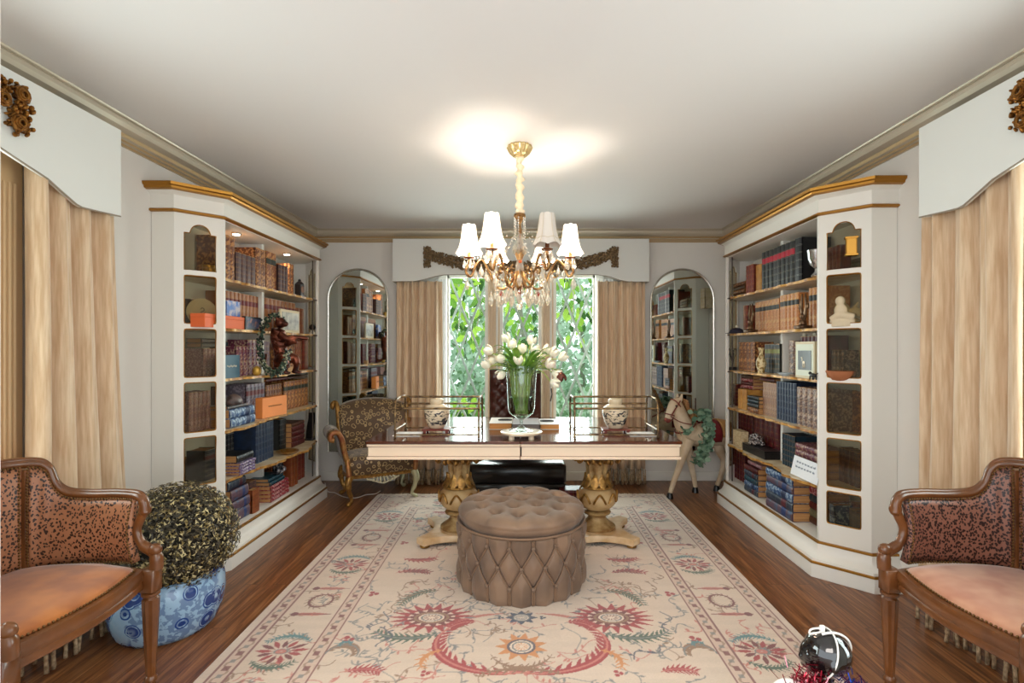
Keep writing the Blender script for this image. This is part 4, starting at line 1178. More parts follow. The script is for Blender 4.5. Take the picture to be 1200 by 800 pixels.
# ---------------------------------------------------------------- leopard armchairs (built facing +X, origin at floor centre)
def armchair(name, label, mpanel, mseat, loc, mirror=1):
    t = thing(name, label, 'armchair', loc, 0, group='leopard-print armchairs')
    s = mirror
    def V(x,y,z): return (s*x, y*1.12, z)
    # plan: front posts at (.53,±.30); back bows at x ~ -.02
    # arm and back rail centre line
    def rail(sy):
        return [V(.52,sy*.275,.735),V(.50,sy*.28,.795),V(.40,sy*.30,.802),V(.27,sy*.30,.80),V(.185,sy*.285,.815),V(.145,sy*.272,.86),V(.125,sy*.262,.925),V(.09,sy*.235,.95),V(.04,sy*.14,.958),V(.02,0,.962)]
    right = spline(rail(1),8); left = spline(rail(-1),8)
    path = right+list(reversed(left))[1:]
    fr = MB()
    fr.tube(path, .022, 10, flat=.85)
    fr.tube([Vector(p)+Vector((0,0,.014)) for p in path[6:-6]], .012, 8)
    fr.build('top_rail', m_chairwood, t, smooth=60)
    # seat outline in plan (bowed front)
    def seatpt(a, k=1.0, z=0):
        x = .27+.30*math.cos(a)*(1.06 if math.cos(a) > 0 else 1.0); y = .315*math.sin(a)
        m_ = max(abs(math.cos(a)), abs(math.sin(a)))**.55
        return ((x-.27)/m_*k*.93+.27, y/m_*k*.93, z)
    N = 64
    sr = MB(); rr = []
    for kk, z in ((1.0,.425),(1.03,.432),(1.03,.45),(1.015,.457),(1.03,.468),(1.04,.49),(1.02,.507),(.93,.51)):
        rr.append([V(*seatpt(2*PI*i/N,kk,z)) for i in range(N)])
    sr.loft(rr); sr.build('seat_rail', m_chairwood, t, smooth=50)
    sc = MB(); rr = []
    for kk, z in ((.93,.50),(.935,.515),(.90,.528),(.75,.540),(.4,.549),(.05,.552)):
        rr.append([V(*seatpt(2*PI*i/N,kk,z)) for i in range(N)])
    sc.loft(rr); seat = sc.build('seat', mseat, t, smooth=60)
    nl = MB()
    M_ = 150
    for i in range(M_):
        x, y, z = seatpt(2*PI*i/M_, .945, .514); nl.ball(V(x,y,z), .0045, 6, 4)
    tag(nl.build('nailheads', m_nail, seat, smooth=180), kind='stuff')
    # upholstered panels: arms and back
    def panel(nm, a, b, inset=.03, nailed=True):
        """panel under the rail between path indices a..b"""
        seg = path[a:b+1]; n = len(seg); grid = []; 
        c0 = Vector(V(.27,0,0))
        for j in range(9):
            v = j/8; rw = []
            for p in seg:
                p = Vector(p); zb = .525; z = zb+(p.z-.012-zb)*v
                dirc = Vector((c0.x-p.x, c0.y-p.y, 0)); dirc.normalize()
                bulge = .018*math.sin(PI*v)*1.0
                q = p+dirc*(.004+bulge); rw.append((q.x,q.y,z))
            grid.append(rw)
        mb = MB(); mb.loft(grid, cap=False, closed=False)
        o = mb.build(nm, mpanel, t, smooth=180, solid=.03, recalc=False)
        if nailed:
            nb = MB(); loop = []
            top = [Vector(g) for g in grid[-1]]; bot = [Vector(g) for g in grid[0]]
            loop = bot+[Vector(grid[j][-1]) for j in range(1,8)]+list(reversed(top))+[Vector(grid[j][0]) for j in range(7,0,-1)]
            acc = 0
            for i in range(len(loop)):
                a_, b_ = loop[i], loop[(i+1) % len(loop)]; L = (b_-a_).length
                while acc < L:
                    p = a_.lerp(b_, acc/L if L else 0); dirc = Vector((c0.x-p.x, c0.y-p.y, 0)).normalized()
                    nb.ball(p+dirc*.018, .0048, 6, 4); acc += .0125
                acc -= L
            tag(nb.build('nailheads', m_nail, o, smooth=180), kind='stuff')
        return o
    n1 = len(right)-1
    panel('arm_panel', 10, 57); panel('arm_panel', 2*n1-57, 2*n1-10)
    panel('back_panel', 59, 2*n1-59)
    # stiles between arm and back, and arm supports
    for sy in (1,-1):
        i = 58
        p = Vector(path[i] if sy > 0 else path[2*n1-i])
        MB().tube([(p.x,p.y,.505),(p.x,p.y,.93)], .024, 8).build('stile', m_chairwood, t)
        sp = spline([V(.565,sy*.275,.50),V(.56,sy*.277,.56),V(.50,sy*.282,.60),V(.475,sy*.285,.66),V(.50,sy*.283,.72),V(.515,sy*.279,.755)],6)
        ar = MB(); ar.tube(sp, [.026]*6+[.022]*6+[.018]*(len(sp)-12), 10)
        ar.ball(V(.515,sy*.279,.748), (.024,.023,.03), 12, 8)
        ar.ball(V(.56,sy*.275,.58), (.028,.025,.026), 12, 8)
        ar.build('arm_support', m_chairwood, t, smooth=60)
    for lx, sy in ((.545,1),(.545,-1),(.03,1),(.03,-1)):
        lg = MB(); y = 1.12*sy*(.272 if lx > .3 else .22)
        c = V(lx,y/1.12,0)
        lg.cbox(c[0]-.03,c[0]+.03,y-.03,y+.03,.41,.505,.006)
        lg.lathe([(.026,.41),(.034,.405),(.034,.395),(.024,.388),(.03,.38)],24,c=(c[0],y,0))
        lg.lathe([(.03,.38),(.03,.36),(.017,.06)],32,c=(c[0],y,0),fl=(8,.07))
        lg.lathe([(.017,.06),(.024,.052),(.024,.04),(.016,.034),(.02,.018),(.015,0)],20,c=(c[0],y,0))
        lg.build('leg', m_chairwood, t, smooth=45)
    return t
armchair('armchair', 'walnut armchair with tan leopard-print panels and an ochre suede seat, beside the topiary', m_leopard, m_suede, (-2.09,1.83,0), 1)
armchair('armchair', 'walnut armchair with dark leopard-print panels and a pinkish suede seat, right of the rug', m_leopard2, m_suede2, (2.08,1.83,0), -1)

# ---------------------------------------------------------------- topiary ball in a blue and white planter
m_pot = bpy.data.materials.new('blue_white_porcelain'); m_pot.use_nodes = True
def potmat():
    nt = m_pot.node_tree; b = nt.nodes['Principled BSDF']; L = nt.links.new
    tc = nt.nodes.new('ShaderNodeTexCoord')
    vo = nt.nodes.new('ShaderNodeTexVoronoi'); vo.inputs['Scale'].default_value = 9; L(tc.outputs['Object'], vo.inputs['Vector'])
    r = nt.nodes.new('ShaderNodeValToRGB'); e = r.color_ramp.elements; r.color_ramp.interpolation = 'CONSTANT'
    e[0].position = 0; e[0].color = lin((30,60,130))
    for p, c in ((.06,(190,206,222)),(.10,(40,76,140)),(.18,(140,176,208)),(.22,(30,62,126)),(.37,(150,184,212)),(.40,(36,76,142)),(.44,(150,184,212))):
        x = e.new(p); x.color = lin(c)
    e[len(e)-1].color = lin((150,184,212))
    L(vo.outputs['Distance'], r.inputs[0])
    n = nt.nodes.new('ShaderNodeTexNoise'); n.inputs['Scale'].default_value = 38; L(tc.outputs['Object'], n.inputs['Vector'])
    r2 = nt.nodes.new('ShaderNodeValToRGB'); r2.color_ramp.elements[0].position = .48; r2.color_ramp.elements[1].position = .52; L(n.outputs['Fac'], r2.inputs[0])
    n3 = nt.nodes.new('ShaderNodeTexNoise'); n3.inputs['Scale'].default_value = 4; L(tc.outputs['Object'], n3.inputs['Vector'])
    r3 = nt.nodes.new('ShaderNodeValToRGB'); r3.color_ramp.elements[0].position = .45; r3.color_ramp.elements[1].position = .5; r3.color_ramp.elements[0].color = lin((160,190,214)); r3.color_ramp.elements[1].color = lin((34,62,128)); 
    L(n3.outputs['Fac'], r3.inputs[0])
    mx = nt.nodes.new('ShaderNodeMixRGB'); L(r2.outputs[0], mx.inputs[0]); L(r.outputs[0], mx.inputs[1]); L(r3.outputs[0], mx.inputs[2])
    sc = nt.nodes.new('ShaderNodeMath'); sc.operation = 'MULTIPLY'; sc.inputs[1].default_value = .55; L(r2.outputs[0], sc.inputs[0]); L(sc.outputs[0], mx.inputs[0])
    L(mx.outputs[0], b.inputs['Base Color']); b.inputs['Roughness'].default_value = .15; b.inputs['Coat Weight'].default_value = .4
potmat()
PXc, PYc = -1.81, 2.62
pt = thing('planter', 'blue and white porcelain planter holding the round topiary', 'planter', (PXc,PYc,0))
MB().lathe([(.17,0),(.205,.004),(.225,.03),(.25,.10),(.26,.17),(.258,.22),(.25,.26),(.245,.272),(.25,.28),(.25,.29),(.235,.294),(.228,.285),(.225,.25),(.21,.20),(.01,.19)],48).build('bowl', m_pot, pt, smooth=60)
tp = thing('topiary', 'round boxwood-like topiary ball with dark and golden leaves, in the blue planter', 'plant', (PXc+.05,PYc-.01,.445))
MB().ball((0,0,0), .235, 32, 20).build('core', mat('topiary_core', (26,22,14), .9), tp, smooth=180)
MB().tube([(0,0,-.222),(0,0,-.1)], .02, 8).build('stem', m_dark, tp)
rnd = random.Random(8); lf = MB()
for i in range(9500):
    d = Vector((rnd.gauss(0,1),rnd.gauss(0,1),rnd.gauss(0,1))).normalized(); r = .288*rnd.uniform(.88,1.0)
    if d.z < -.72: continue
    if d.z < -.3: r *= .93
    c = d*r*(1+.03*noise.noise(d*4)); a = Vector((rnd.gauss(0,1),rnd.gauss(0,1),rnd.gauss(0,1))); u = (d.cross(a)).normalized(); w = (d*.28+u.cross(d)*rnd.choice([-1,1])).normalized()
    s_ = rnd.uniform(.012,.018)
    lf.add([c-u*s_*.5, c+w*s_*.3+d*.003-u*0, c+u*s_*.5, c+w*s_*1.3], [(0,1,2,3)], 0 if rnd.random() < .66 else (1 if rnd.random() < .6 else 2))
lf.build('leaves', [mat('leaf_dark_bronze', (52,44,26), .5), mat('leaf_gold', (130,112,64), .45), mat('leaf_pale', (196,180,132), .5)], tp, smooth=0, recalc=False)
# ---------------------------------------------------------------- things on the table
m_jar = bpy.data.materials.new('crackle_porcelain'); m_jar.use_nodes = True
def jarmat():
    nt = m_jar.node_tree; b = nt.nodes['Principled BSDF']; L = nt.links.new
    tc = nt.nodes.new('ShaderNodeTexCoord'); mp = nt.nodes.new('ShaderNodeMapping'); mp.inputs['Scale'].default_value = (1,1,1.9); mp.inputs['Rotation'].default_value = (.5,.4,.3); L(tc.outputs['Object'], mp.inputs[0])
    n = nt.nodes.new('ShaderNodeTexNoise'); n.inputs['Scale'].default_value = 24; n.inputs['Detail'].default_value = 2.5; n.inputs['Distortion'].default_value = 1.6; L(mp.outputs[0], n.inputs['Vector'])
    r = nt.nodes.new('ShaderNodeValToRGB'); r.color_ramp.elements[0].position = .52; r.color_ramp.elements[1].position = .55; L(n.outputs['Fac'], r.inputs[0])
    s = nt.nodes.new('ShaderNodeSeparateXYZ'); L(tc.outputs['Object'], s.inputs[0])
    g = nt.nodes.new('ShaderNodeMapRange'); g.inputs['From Min'].default_value = .125; g.inputs['From Max'].default_value = .115; L(s.outputs['Z'], g.inputs[0])
    g2 = nt.nodes.new('ShaderNodeMapRange'); g2.inputs['From Min'].default_value = .02; g2.inputs['From Max'].default_value = .03; L(s.outputs['Z'], g2.inputs[0])
    m1 = nt.nodes.new('ShaderNodeMath'); m1.operation = 'MULTIPLY'; L(g.outputs[0], m1.inputs[0]); L(g2.outputs[0], m1.inputs[1])
    m2 = nt.nodes.new('ShaderNodeMath'); m2.operation = 'MULTIPLY'; L(m1.outputs[0], m2.inputs[0]); L(r.outputs[0], m2.inputs[1])
    mx = nt.nodes.new('ShaderNodeMixRGB'); mx.inputs[1].default_value = lin((214,196,168)); mx.inputs[2].default_value = lin((58,56,62)); L(m2.outputs[0], mx.inputs[0])
    L(mx.outputs[0], b.inputs['Base Color']); b.inputs['Roughness'].default_value = .22
jarmat()
def jar(x, y, lab):
    st = thing('jar_stand', f'small dark red wooden stand under the {lab}', 'stand', (x,y,TZ+.0005), group='wooden jar stands')
    MB().cbox(-.105,.105,-.07,.07,.018,.03,.004).build('stand_top', mat('rosewood', (112,40,28), .3), st)
    for sx in (-1,1):
        for sy in (-1,1): MB().cbox(sx*.085-.012,sx*.085+.012,sy*.052-.012,sy*.052+.012,0,.018,.003).build('foot', MATS['rosewood'], st)
    j = thing('ginger_jar', f'{lab} with dark brushed dragon pattern and flat lid, under a brass rack', 'jar', (x,y,TZ+.031), group='ginger jars'); j.scale = (1,1,1.18)
    MB().lathe([(.05,0),(.058,.004),(.075,.03),(.096,.08),(.1,.105),(.095,.13),(.07,.152),(.048,.158),(.044,.17),(.01,.17)],40).build('body', m_jar, j, smooth=60)
    MB().lathe([(.048,.160),(.052,.163),(.053,.186),(.048,.192),(.03,.194),(.005,.195)],32).build('lid', mat('jar_lid', (216,198,168), .3), j, smooth=60)
JY = 3.98
jar(P(512,0,JY).x, JY, 'left grey-white ginger jar'); jar(P(721,0,JY).x, JY, 'right grey-white ginger jar')
# brass glass-shelf racks
def rack(xa, xb, lab):
    """arched-end brass rack; xa is the left end"""
    y0, y1 = 3.70, 3.96+.08; zt, z1_, zl = TZ+.285, TZ+.215, TZ+.06
    t = thing('brass_rack', lab, 'rack', group='brass table racks')
    r = .0075; f = MB()
    for x in (xa, xb):
        ym = (y0+y1)/2
        f.tube([(x,y0,TZ+.016),(x,y0,z1_),(x,y0+.012,z1_+.04),(x,y0+.045,z1_+.066),(x,ym,zt)], r, 8)
        f.tube([(x,y1,TZ+.016),(x,y1,z1_),(x,y1-.012,z1_+.04),(x,y1-.045,z1_+.066),(x,ym,zt)], r, 8)
        f.tube([(x,y0,zl),(x,y1,zl)], r*.8, 6)
        for y in (y0,y1): f.lathe([(.006,0.0),(.011,.004),(.011,.012),(.006,.018),(.010,.024),(.006,.03)], 12, c=(x,y,TZ+.0005))
        for y in (y0,y1): f.ball((x,y,zl), .012, 8, 6); f.ball((x,y,z1_), .011, 8, 6)
    ym = (y0+y1)/2
    f.tube([(xa,ym,zt),(xb,ym,zt)], r, 8)
    for y in (y0,y1):
        f.tube([(xa,y,z1_),(xb,y,z1_)], r, 8); f.tube([(xa,y,zl-.035),(xb,y,zl-.035)], r*.7, 8)
    f.build('frame', m_rack, t, smooth=60)
    return t
yr = 3.70
rack(P(463,0,yr).x, P(561,0,yr).x, 'arched brass rack over the left ginger jar')
rack(P(673.5,0,yr).x, P(771,0,yr).x, 'arched brass rack over the right ginger jar')
# white cloth runners under the jars, at the outer sides of the table
# marble footed plate
mp_ = thing('marble_plate', 'round cream marble plate on small feet under the tulip vase', 'plate', (0,3.72,TZ+.0005))
MB().lathe([(.02,.030),(.135,.030),(.150,.036),(.152,.046),(.146,.05),(.11,.049),(.02,.049)],40).build('plate', mat('cream_marble', (232,214,190), .25, c2=(214,190,160), ns=7), mp_, smooth=50)
for k in range(4):
    a = PI/4+k*PI/2; MB().lathe([(.022,0),(.019,.012),(.02,.030)],12,c=(.10*math.cos(a),.10*math.sin(a),0)).build('foot', MATS['cream_marble'], mp_)
# tulips in a footed glass vase
vz = TZ+.0505
va = thing('glass_vase', 'tall clear footed glass vase holding the white tulips', 'vase', (0,3.72,vz))
mb = MB()
mb.lathe([(.005,0),(.085,.001),(.09,.004),(.07,.010),(.03,.022),(.012,.04),(.011,.07),(.018,.085),(.05,.10),(.085,.125),(.096,.16),(.102,.28),(.114,.475),(.111,.475),(.099,.28),(.094,.162),(.082,.13),(.05,.107),(.006,.098)],40)
mb.build('bowl', m_vase_glass, va, smooth=60)
MB().lathe([(.004,.101),(.05,.109),(.080,.132),(.090,.162),(.095,.25),(.005,.251)],32).build('water', glassmat('vase_water', (214,232,214), .05), va, smooth=60)
m_stem = mat('tulip_stem', (152,172,76), .5, c2=(180,196,104), ns=20); m_tleaf = mat('tulip_leaf', (134,176,66), .45, c2=(84,134,44), ns=12)
m_petal = mat('tulip_petal', (248,240,218), .5, sub=.1); m_petald = mat('tulip_petal_dark', (96,44,30), .5)
rnd = random.Random(12)
def tulip(head, lab, dark=False, base=None, tilt=None):
    base = base or (rnd.uniform(-.045,.045), rnd.uniform(-.045,.045), .125)
    t = thing('tulip', lab, 'flower', (0,3.72,vz), group='white tulips in the vase' if not dark else None)
    h = Vector(head); rim = Vector((h.x*.62, h.y*.6, .44)); 
    m = max(math.hypot(rim.x, rim.y)/.09, 1); rim.x /= m; rim.y /= m
    pts = spline([base, (base[0]*.4+rim.x*.4+rnd.uniform(-.02,.02), base[1]*.4+rim.y*.4, .28), rim, rim.lerp(h,.55)+Vector((0,0,.03)), h], 5)
    MB().tube(pts, .0042, 6).build('stem', m_stem, t, smooth=180)
    d = (Vector(pts[-1])-Vector(pts[-3])).normalized() if tilt is None else Vector(tilt).normalized()
    q = d.to_track_quat('Z','Y').to_matrix().to_4x4(); M = Matrix.Translation(h) @ q
    b = MB()
    for k in range(6):
        a = 2*PI*k/6+(.5 if k % 2 else 0); rings = []
        for i in range(7):
            s_ = i/6; r = .034*math.sin(PI*(.08+.62*s_))**.8*(1.0 if k % 2 else .9); z = .070*s_; w = .024*math.sin(PI*(.12+.84*s_))
            c = Vector((r*math.cos(a), r*math.sin(a), z)); tt = Vector((-math.sin(a),math.cos(a),0)); nn = Vector((math.cos(a),math.sin(a),0))
            rings.append([tuple(c-tt*w-nn*.004),tuple(c-tt*w*.4+nn*.002),tuple(c+tt*w*.4+nn*.002),tuple(c+tt*w-nn*.004)])
        b.loft(rings, 0, M, cap=False, closed=False)
    b.ball((0,0,.024), (.021,.021,.027), 10, 7, 0, M)
    b.build('bloom', m_petald if dark else m_petal, t, smooth=180, recalc=False)
    return t
def hv(px, py, y=0): 
    D = 3.72+y; p = P(px,py,D); return (p.x, y, p.z-vz)
heads = [(577,408,-.03),(590,418,-.08),(596,395,.03),(602,403,-.05),(624,408,-.05),(621,398,.05),(583,420,.05),(612,408,.08),(637,408,0),(645,410,-.06),(640,424,-.06),(647,430,.0),(574,424,.02),(608,421,-.1),(630,416,.07),(592,430,-.02),(655,415,.04),(645,441,-.03)]
rel = ['leftmost of the bouquet','low at the front left','standing highest at the left','high left of the middle','high right of the middle','upright at the back right','at the back left','at the back of the middle','reaching up at the right','bending out at the right','hanging low at the right','drooping at the far right','leaning out low at the left','facing front at the rim','at the back right, half hidden','tucked in at the left rim','outermost at the right','hanging lowest at the right']
for (px,py,y), rl in zip(heads, rel):
    h = hv(px,py+6,y); ti = (h[0]*6,y*4,1.0) if py < 425 else (h[0]*5,y*4,-.3)
    tulip(h, f'white tulip in the glass vase, {rl}', tilt=ti)
tulip(hv(656,436,-.02), 'withered dark brown tulip hanging right of the glass vase', dark=True, tilt=(.3,0,-1))
for k in range(74):
    a = rnd.uniform(0,2*PI); ln = rnd.uniform(.10,.21); z0 = rnd.uniform(.38,.47); r0 = .07
    if k == 0: a, ln = -.05, .30
    d = Vector((math.cos(a), math.sin(a), 0)); sd = Vector((-d.y,d.x,0)); rings = []
    up = rnd.uniform(.02,.14); w0 = rnd.uniform(.013,.023)
    if k < 26 or True:
        for i in range(9):
            s_ = i/8; c = d*(r0*.6+ln*s_)+Vector((0,0,z0+up*math.sin(PI*.62*s_)*1.2)); w = w0*math.sin(PI*(.1+.88*s_))
            rings.append([tuple(c-sd*w),tuple(c-Vector((0,0,.004))),tuple(c+sd*w)])
        if k == 0: lv = MB()
        lv.loft(rings, 0, cap=False, closed=False)
for k in range(46):
    a = rnd.uniform(0,2*PI); r0, r1 = rnd.uniform(0,.05), rnd.uniform(.04,.088); a1 = a+rnd.uniform(-.9,.9)
    lv.tube(spline([(r0*math.cos(a),r0*math.sin(a),.125),(r1*.8*math.cos((a+a1)/2),r1*.8*math.sin((a+a1)/2),.28),(r1*math.cos(a1),r1*math.sin(a1),.46)],5), .0042, 5, 1)
o = lv.build('tulip_leaves', [m_tleaf, m_stem], smooth=180, recalc=False); o.location = (0,3.72,vz)
tag(o, 'mass of long green tulip leaves and stems arching from the glass vase', 'leaves', kind='stuff')
# books on the table behind the vase
def flatbook(name, x0,x1,y0,y1,z0,t, mc, mp2, lab, grp=None):
    b = MB().box(x0,x1,y0,y1,z0,z0+.003).box(x0,x1,y0,y1,z0+t-.003,z0+t).box(x0,x1,y1-.004,y1,z0,z0+t).build(name, mc, smooth=0)
    MB().box(x0+.004,x1-.004,y0+.004,y1-.0045,z0+.0032,z0+t-.0032).build('pages', mp2, b, smooth=0)
    tag(b, lab, 'book', grp); return b
m_pg = mat('warm_pages', (214,150,84), .8, c2=(184,120,60), ns=4, stretch=(1,1,70))
yb = 4.10
flatbook('book', P(573,0,yb).x, P(600,0,yb).x, yb, yb+.34, TZ+.0005, .05, mat('cover_cream', (214,202,188), .5), m_pg, 'thick cream-covered book lying left behind the tulip vase', 'books behind the vase')
flatbook('book', P(633,0,yb).x, P(656,0,yb).x, yb, yb+.32, TZ+.0005, .042, mat('cover_white', (226,222,216), .5), m_pg, 'white-covered book lying right behind the tulip vase', 'books behind the vase')
flatbook('book', P(600.5,0,yb).x, P(632.5,0,yb).x, yb-.03, yb+.34, TZ+.0005, .046, mat('cover_taupe', (136,122,116), .5), mat('grey_pages', (120,108,104), .7), 'taupe-grey book lying directly behind the tulip vase', 'books behind the vase')
for px, lb in ((592,'left'),(641,'right')):
    o = MB().tube([(P(px,0,4.25).x+.055*math.cos(a), 4.25+.03*math.sin(a), TZ+.058+.0*a) for a in [2*PI*i/24 for i in range(24)]], .005, 6, closed=True)
    o = o.build('spectacles', m_black, smooth=180); 
    o.location.z = 0 if lb == 'left' else -.009
    tag(o, f'thin black ring lying on the {lb} book behind the vase', 'ring'); o.name = 'ring'
for xx, lb in ((P(478,0,3.85).x,'left'),(P(752,0,3.85).x,'right')):
    o = MB().cbox(xx-.10,xx+.10,3.78,3.96,TZ+.0005,TZ+.006,.002).build('paper', mat('white_paper', (228,226,224), .5)); tag(o, f'white paper sheet lying on the table in the {lb} brass rack', 'paper')

# ---------------------------------------------------------------- tufted leather chair, bench, chest and books under the table
dc = thing('desk_chair', 'oxblood tufted leather desk chair behind the table, half hidden by the vase', 'chair', (-.06,5.02,.0125))
def tuftpad(w, h, t, nx, nz):
    mb = MB(); rows = []
    for j in range(41):
        z = h*j/40; r = []
        for i in range(41):
            x = -w/2+w*i/40; u = (x/w+.5)*nx; v = z/h*nz
            p = abs(((u+v)/1 % 1)-.5)*2; q = abs(((u-v) % 1)-.5)*2
            e = min(1, min(i,40-i)/5, min(j,40-j)/5)
            y = -t*(e**.5)*.6-.045*((1-p)*(1-q))**.5*e
            r.append((x,y,z))
        rows.append(r)
    mb.loft(rows, cap=False, closed=False); return mb
o = tuftpad(.50,.66,.06,4,5).build('backrest', m_brownleather, dc, smooth=180, recalc=False); o.location = (0,0,.535)
MB().cbox(-.252,.252,0.0,.035,.42,1.2,.008).build('back_frame', m_black, dc)
MB().cbox(-.25,.25,-.40,.0,.40,.47,.03).build('seat', m_brownleather, dc, smooth=50)
for sx in (-1,1):
    for y in (-.36,.0): MB().tube([(sx*.21,y,.41),(sx*.225,y+.0,.0)], [.022,.014], 8).build('leg', m_black, dc)
bn = thing('leather_bench', 'black leather bench with a nailhead line and scrolled feet under the table', 'bench', (-.02,4.46,.0125))
b_ = MB(); b_.cbox(-.42,.40,-.14,.14,.26,.42,.03); b_.cbox(-.41,.39,-.135,.135,.165,.262,.012); b_.build('upholstery', m_black, bn, smooth=50)
n_ = MB()
for i in range(80): n_.ball((-.40+.79*i/79,-.138,.175), .004, 6, 4)
tag(n_.build('nailheads', mat('pewter_nail', (150,150,150), .3, metal=.8), bn, smooth=180), kind='stuff')
for sx, cx_ in ((-1,-.38),(1,.36)):
    for y in (-.10,.10):
        MB().tube(spline([(cx_,y,.20),(cx_+sx*.05,y,.16),(cx_+sx*.07,y,.09),(cx_+sx*.03,y,.03),(cx_+sx*.045,y,.014)],5), [.034]*6+[.028]*6+[.02]*9, 8).build('leg', m_black, bn, smooth=180)
ch = thing('low_chest', 'low pale chest with dark blue straps behind the ottoman', 'chest', (-.05,4.18,.012))
MB().cbox(-.28,.28,-.10,.10,0,.165,.006).build('body', mat('pale_linen', (204,190,180), .7), ch)
for x in (-.16,.14): MB().box(x,x+.03,-.103,.103,-.0,.168).build('strap', mat('navy_strap', (50,60,100), .6), ch)
z = .012
for k in range(7):
    t_ = .034; st = 'purple' if k != 3 else 'cream'
    b = book_proto(t_-.001, .19, .15, 'maroon' if k != 2 else 'purple', 4); b.rotation_mode = 'XYZ'
    b.rotation_euler = (0,PI/2,0); b.location = (.315,4.22,z+t_/2)
    tag(b, f'burgundy book lying {["lowest","second from the bottom","third from the bottom","fourth from the bottom","fifth from the bottom","next to the top","on top"][k]} in the pile under the table', 'book', 'burgundy pile under the table'); z += t_

# ---------------------------------------------------------------- gilt settee chair at the left mirror
m_damask = bpy.data.materials.new('olive_damask'); m_damask.use_nodes = True
def damask():
    nt = m_damask.node_tree; b = nt.nodes['Principled BSDF']; L = nt.links.new
    tc = nt.nodes.new('ShaderNodeTexCoord')
    vo = nt.nodes.new('ShaderNodeTexVoronoi'); vo.inputs['Scale'].default_value = 23; vo.feature = 'F1'; L(tc.outputs['Object'], vo.inputs['Vector'])
    r = nt.nodes.new('ShaderNodeValToRGB'); e = r.color_ramp.elements; e[0].position = 0; e[0].color = lin((150,116,66)); e[1].position = .6; e[1].color = lin((84,58,30))
    for p, c in ((.16,(80,54,28)),(.30,(74,50,26)),(.35,(190,160,108)),(.41,(190,160,108)),(.46,(78,54,28))):
        x = e.new(p); x.color = lin(c)
    L(vo.outputs['Distance'], r.inputs[0]); L(r.outputs[0], b.inputs['Base Color']); b.inputs['Roughness'].default_value = .5; b.inputs['Sheen Weight'].default_value = .4
damask()
gs = thing('gilt_armchair', 'small gilt cabriole-leg settee in olive and gold damask, before the left mirror', 'chair', (-1.38,4.93,0), math.radians(27))
W2, D2 = .32, .24
def rr_box(mb, x0,x1,y0,y1,z0,z1,c,mi=0): mb.cbox(x0,x1,y0,y1,z0,z1,c,mi)
mb = MB(); N = 48
def sp_(a,k,z,b=1.0):
    x = math.cos(a); y = math.sin(a); m_ = max(abs(x),abs(y))**.7
    return (x/m_*W2*k, (y/m_*D2*k)*b, z)
mb.loft([[sp_(2*PI*i/N,k,z) for i in range(N)] for k,z in ((.97,.265),(1.0,.28),(1.02,.36),(1.02,.40),(.97,.425),(.8,.44),(.3,.45),(.05,.452))])
mb.build('seat', m_damask, gs, smooth=60)
mb = MB(); mb.loft([[sp_(2*PI*i/N,k,z) for i in range(N)] for k,z in ((.93,.235),(1.0,.24),(1.015,.262),(.98,.27))]); mb.build('seat_rail', m_antique, gs, smooth=50)
# back: curved, rolled top
bk = MB(); rows = []
for j in range(15):
    v = j/14; r = []
    for i in range(25):
        u = i/24*2-1; x = u*W2*(.92+.14*v); z = .42+.47*v+(.03*math.cos(u*PI*.5) if j > 6 else 0)*v-(.05*abs(u)**4)*v
        y = D2*.80+.10*v+.10*max(0,v-.75)*2-.05*u*u-.022*math.sin(PI*min(v*1.1,1))
        if j == 14: z -= .03; y += .035
        r.append((x,y,z))
    rows.append(r)
bk.loft(rows, cap=False, closed=False); bk.build('backrest', m_damask, gs, smooth=180, solid=.055, recalc=False)
for sx in (-1,1):
    g = MB(); g.tube(spline([(sx*W2*.98,D2*.74,.40),(sx*W2*1.0,D2*.86,.55),(sx*W2*1.04,D2*.98,.72),(sx*W2*1.06,D2*1.06,.84),(sx*(W2*1.09),D2*1.2,.885),(sx*(W2*1.17),D2*1.22,.88),(sx*W2*1.2,D2*1.2,.85),(sx*W2*1.15,D2*1.16,.84)],5), .022, 8)
    g.build('back_post', m_antique, gs, smooth=180)
    # rolled arm
    A = spline([(sx*W2*.98,0,.40),(sx*W2*1.06,0,.50),(sx*W2*1.12,0,.60),(sx*W2*1.24,0,.665),(sx*W2*1.40,0,.655),(sx*W2*1.42,0,.61),(sx*W2*1.33,0,.60)],5)
    a1 = MB(); a1.loft([[(p.x, y+ (-.02 if False else 0), p.z+.0) for p in A] for y in (-D2*.8,-D2*.3,D2*.3,D2*.75)], cap=False, closed=False)
    a1.build('arm', m_damask, gs, smooth=180, solid=.045, recalc=False)
    a2 = MB(); a2.tube([(p.x,-D2*.84,p.z) for p in A], .024, 8); a2.tube(spline([(sx*W2*.98,-D2*.86,.42),(sx*W2*.96,-D2*.93,.34),(sx*W2*.93,-D2*.96,.27)],4), .024, 8)
    a2.build('arm_front', mat('gilt_red', (176,128,70), .4, metal=.5, c2=(140,76,50), ns=20), gs, smooth=180)
    for sy in (-1,1):
        x, y = sx*W2*.90, sy*D2*.88
        lg = MB(); lg.tube(spline([(x,y,.27),(x+sx*.022,y+sy*.015,.21),(x+sx*.012,y+sy*.01,.13),(x-sx*.012,y-sy*.006,.05),(x+sx*.018,y+sy*.012,.016)],6), [.034]*4+[.032]*6+[.022]*6+[.016]*6+[.02]*3, 10)
        lg.ball((x+sx*.02,y+sy*.014,.018), (.022,.022,.018), 10, 6)
        lg.build('leg', m_antique if sx < 0 else mat('silver_gilt', (190,186,150), .4, metal=.4), gs, smooth=180)
cv = MB()
for k in range(-3,4): cv.tube(spline([(k*.028,-D2*.99,.245),(k*.034+.012,-D2*1.0,.22-.006*(3-abs(k))),(k*.03,-D2*1.0,.205-.008*(3-abs(k)))],4), .009, 6)
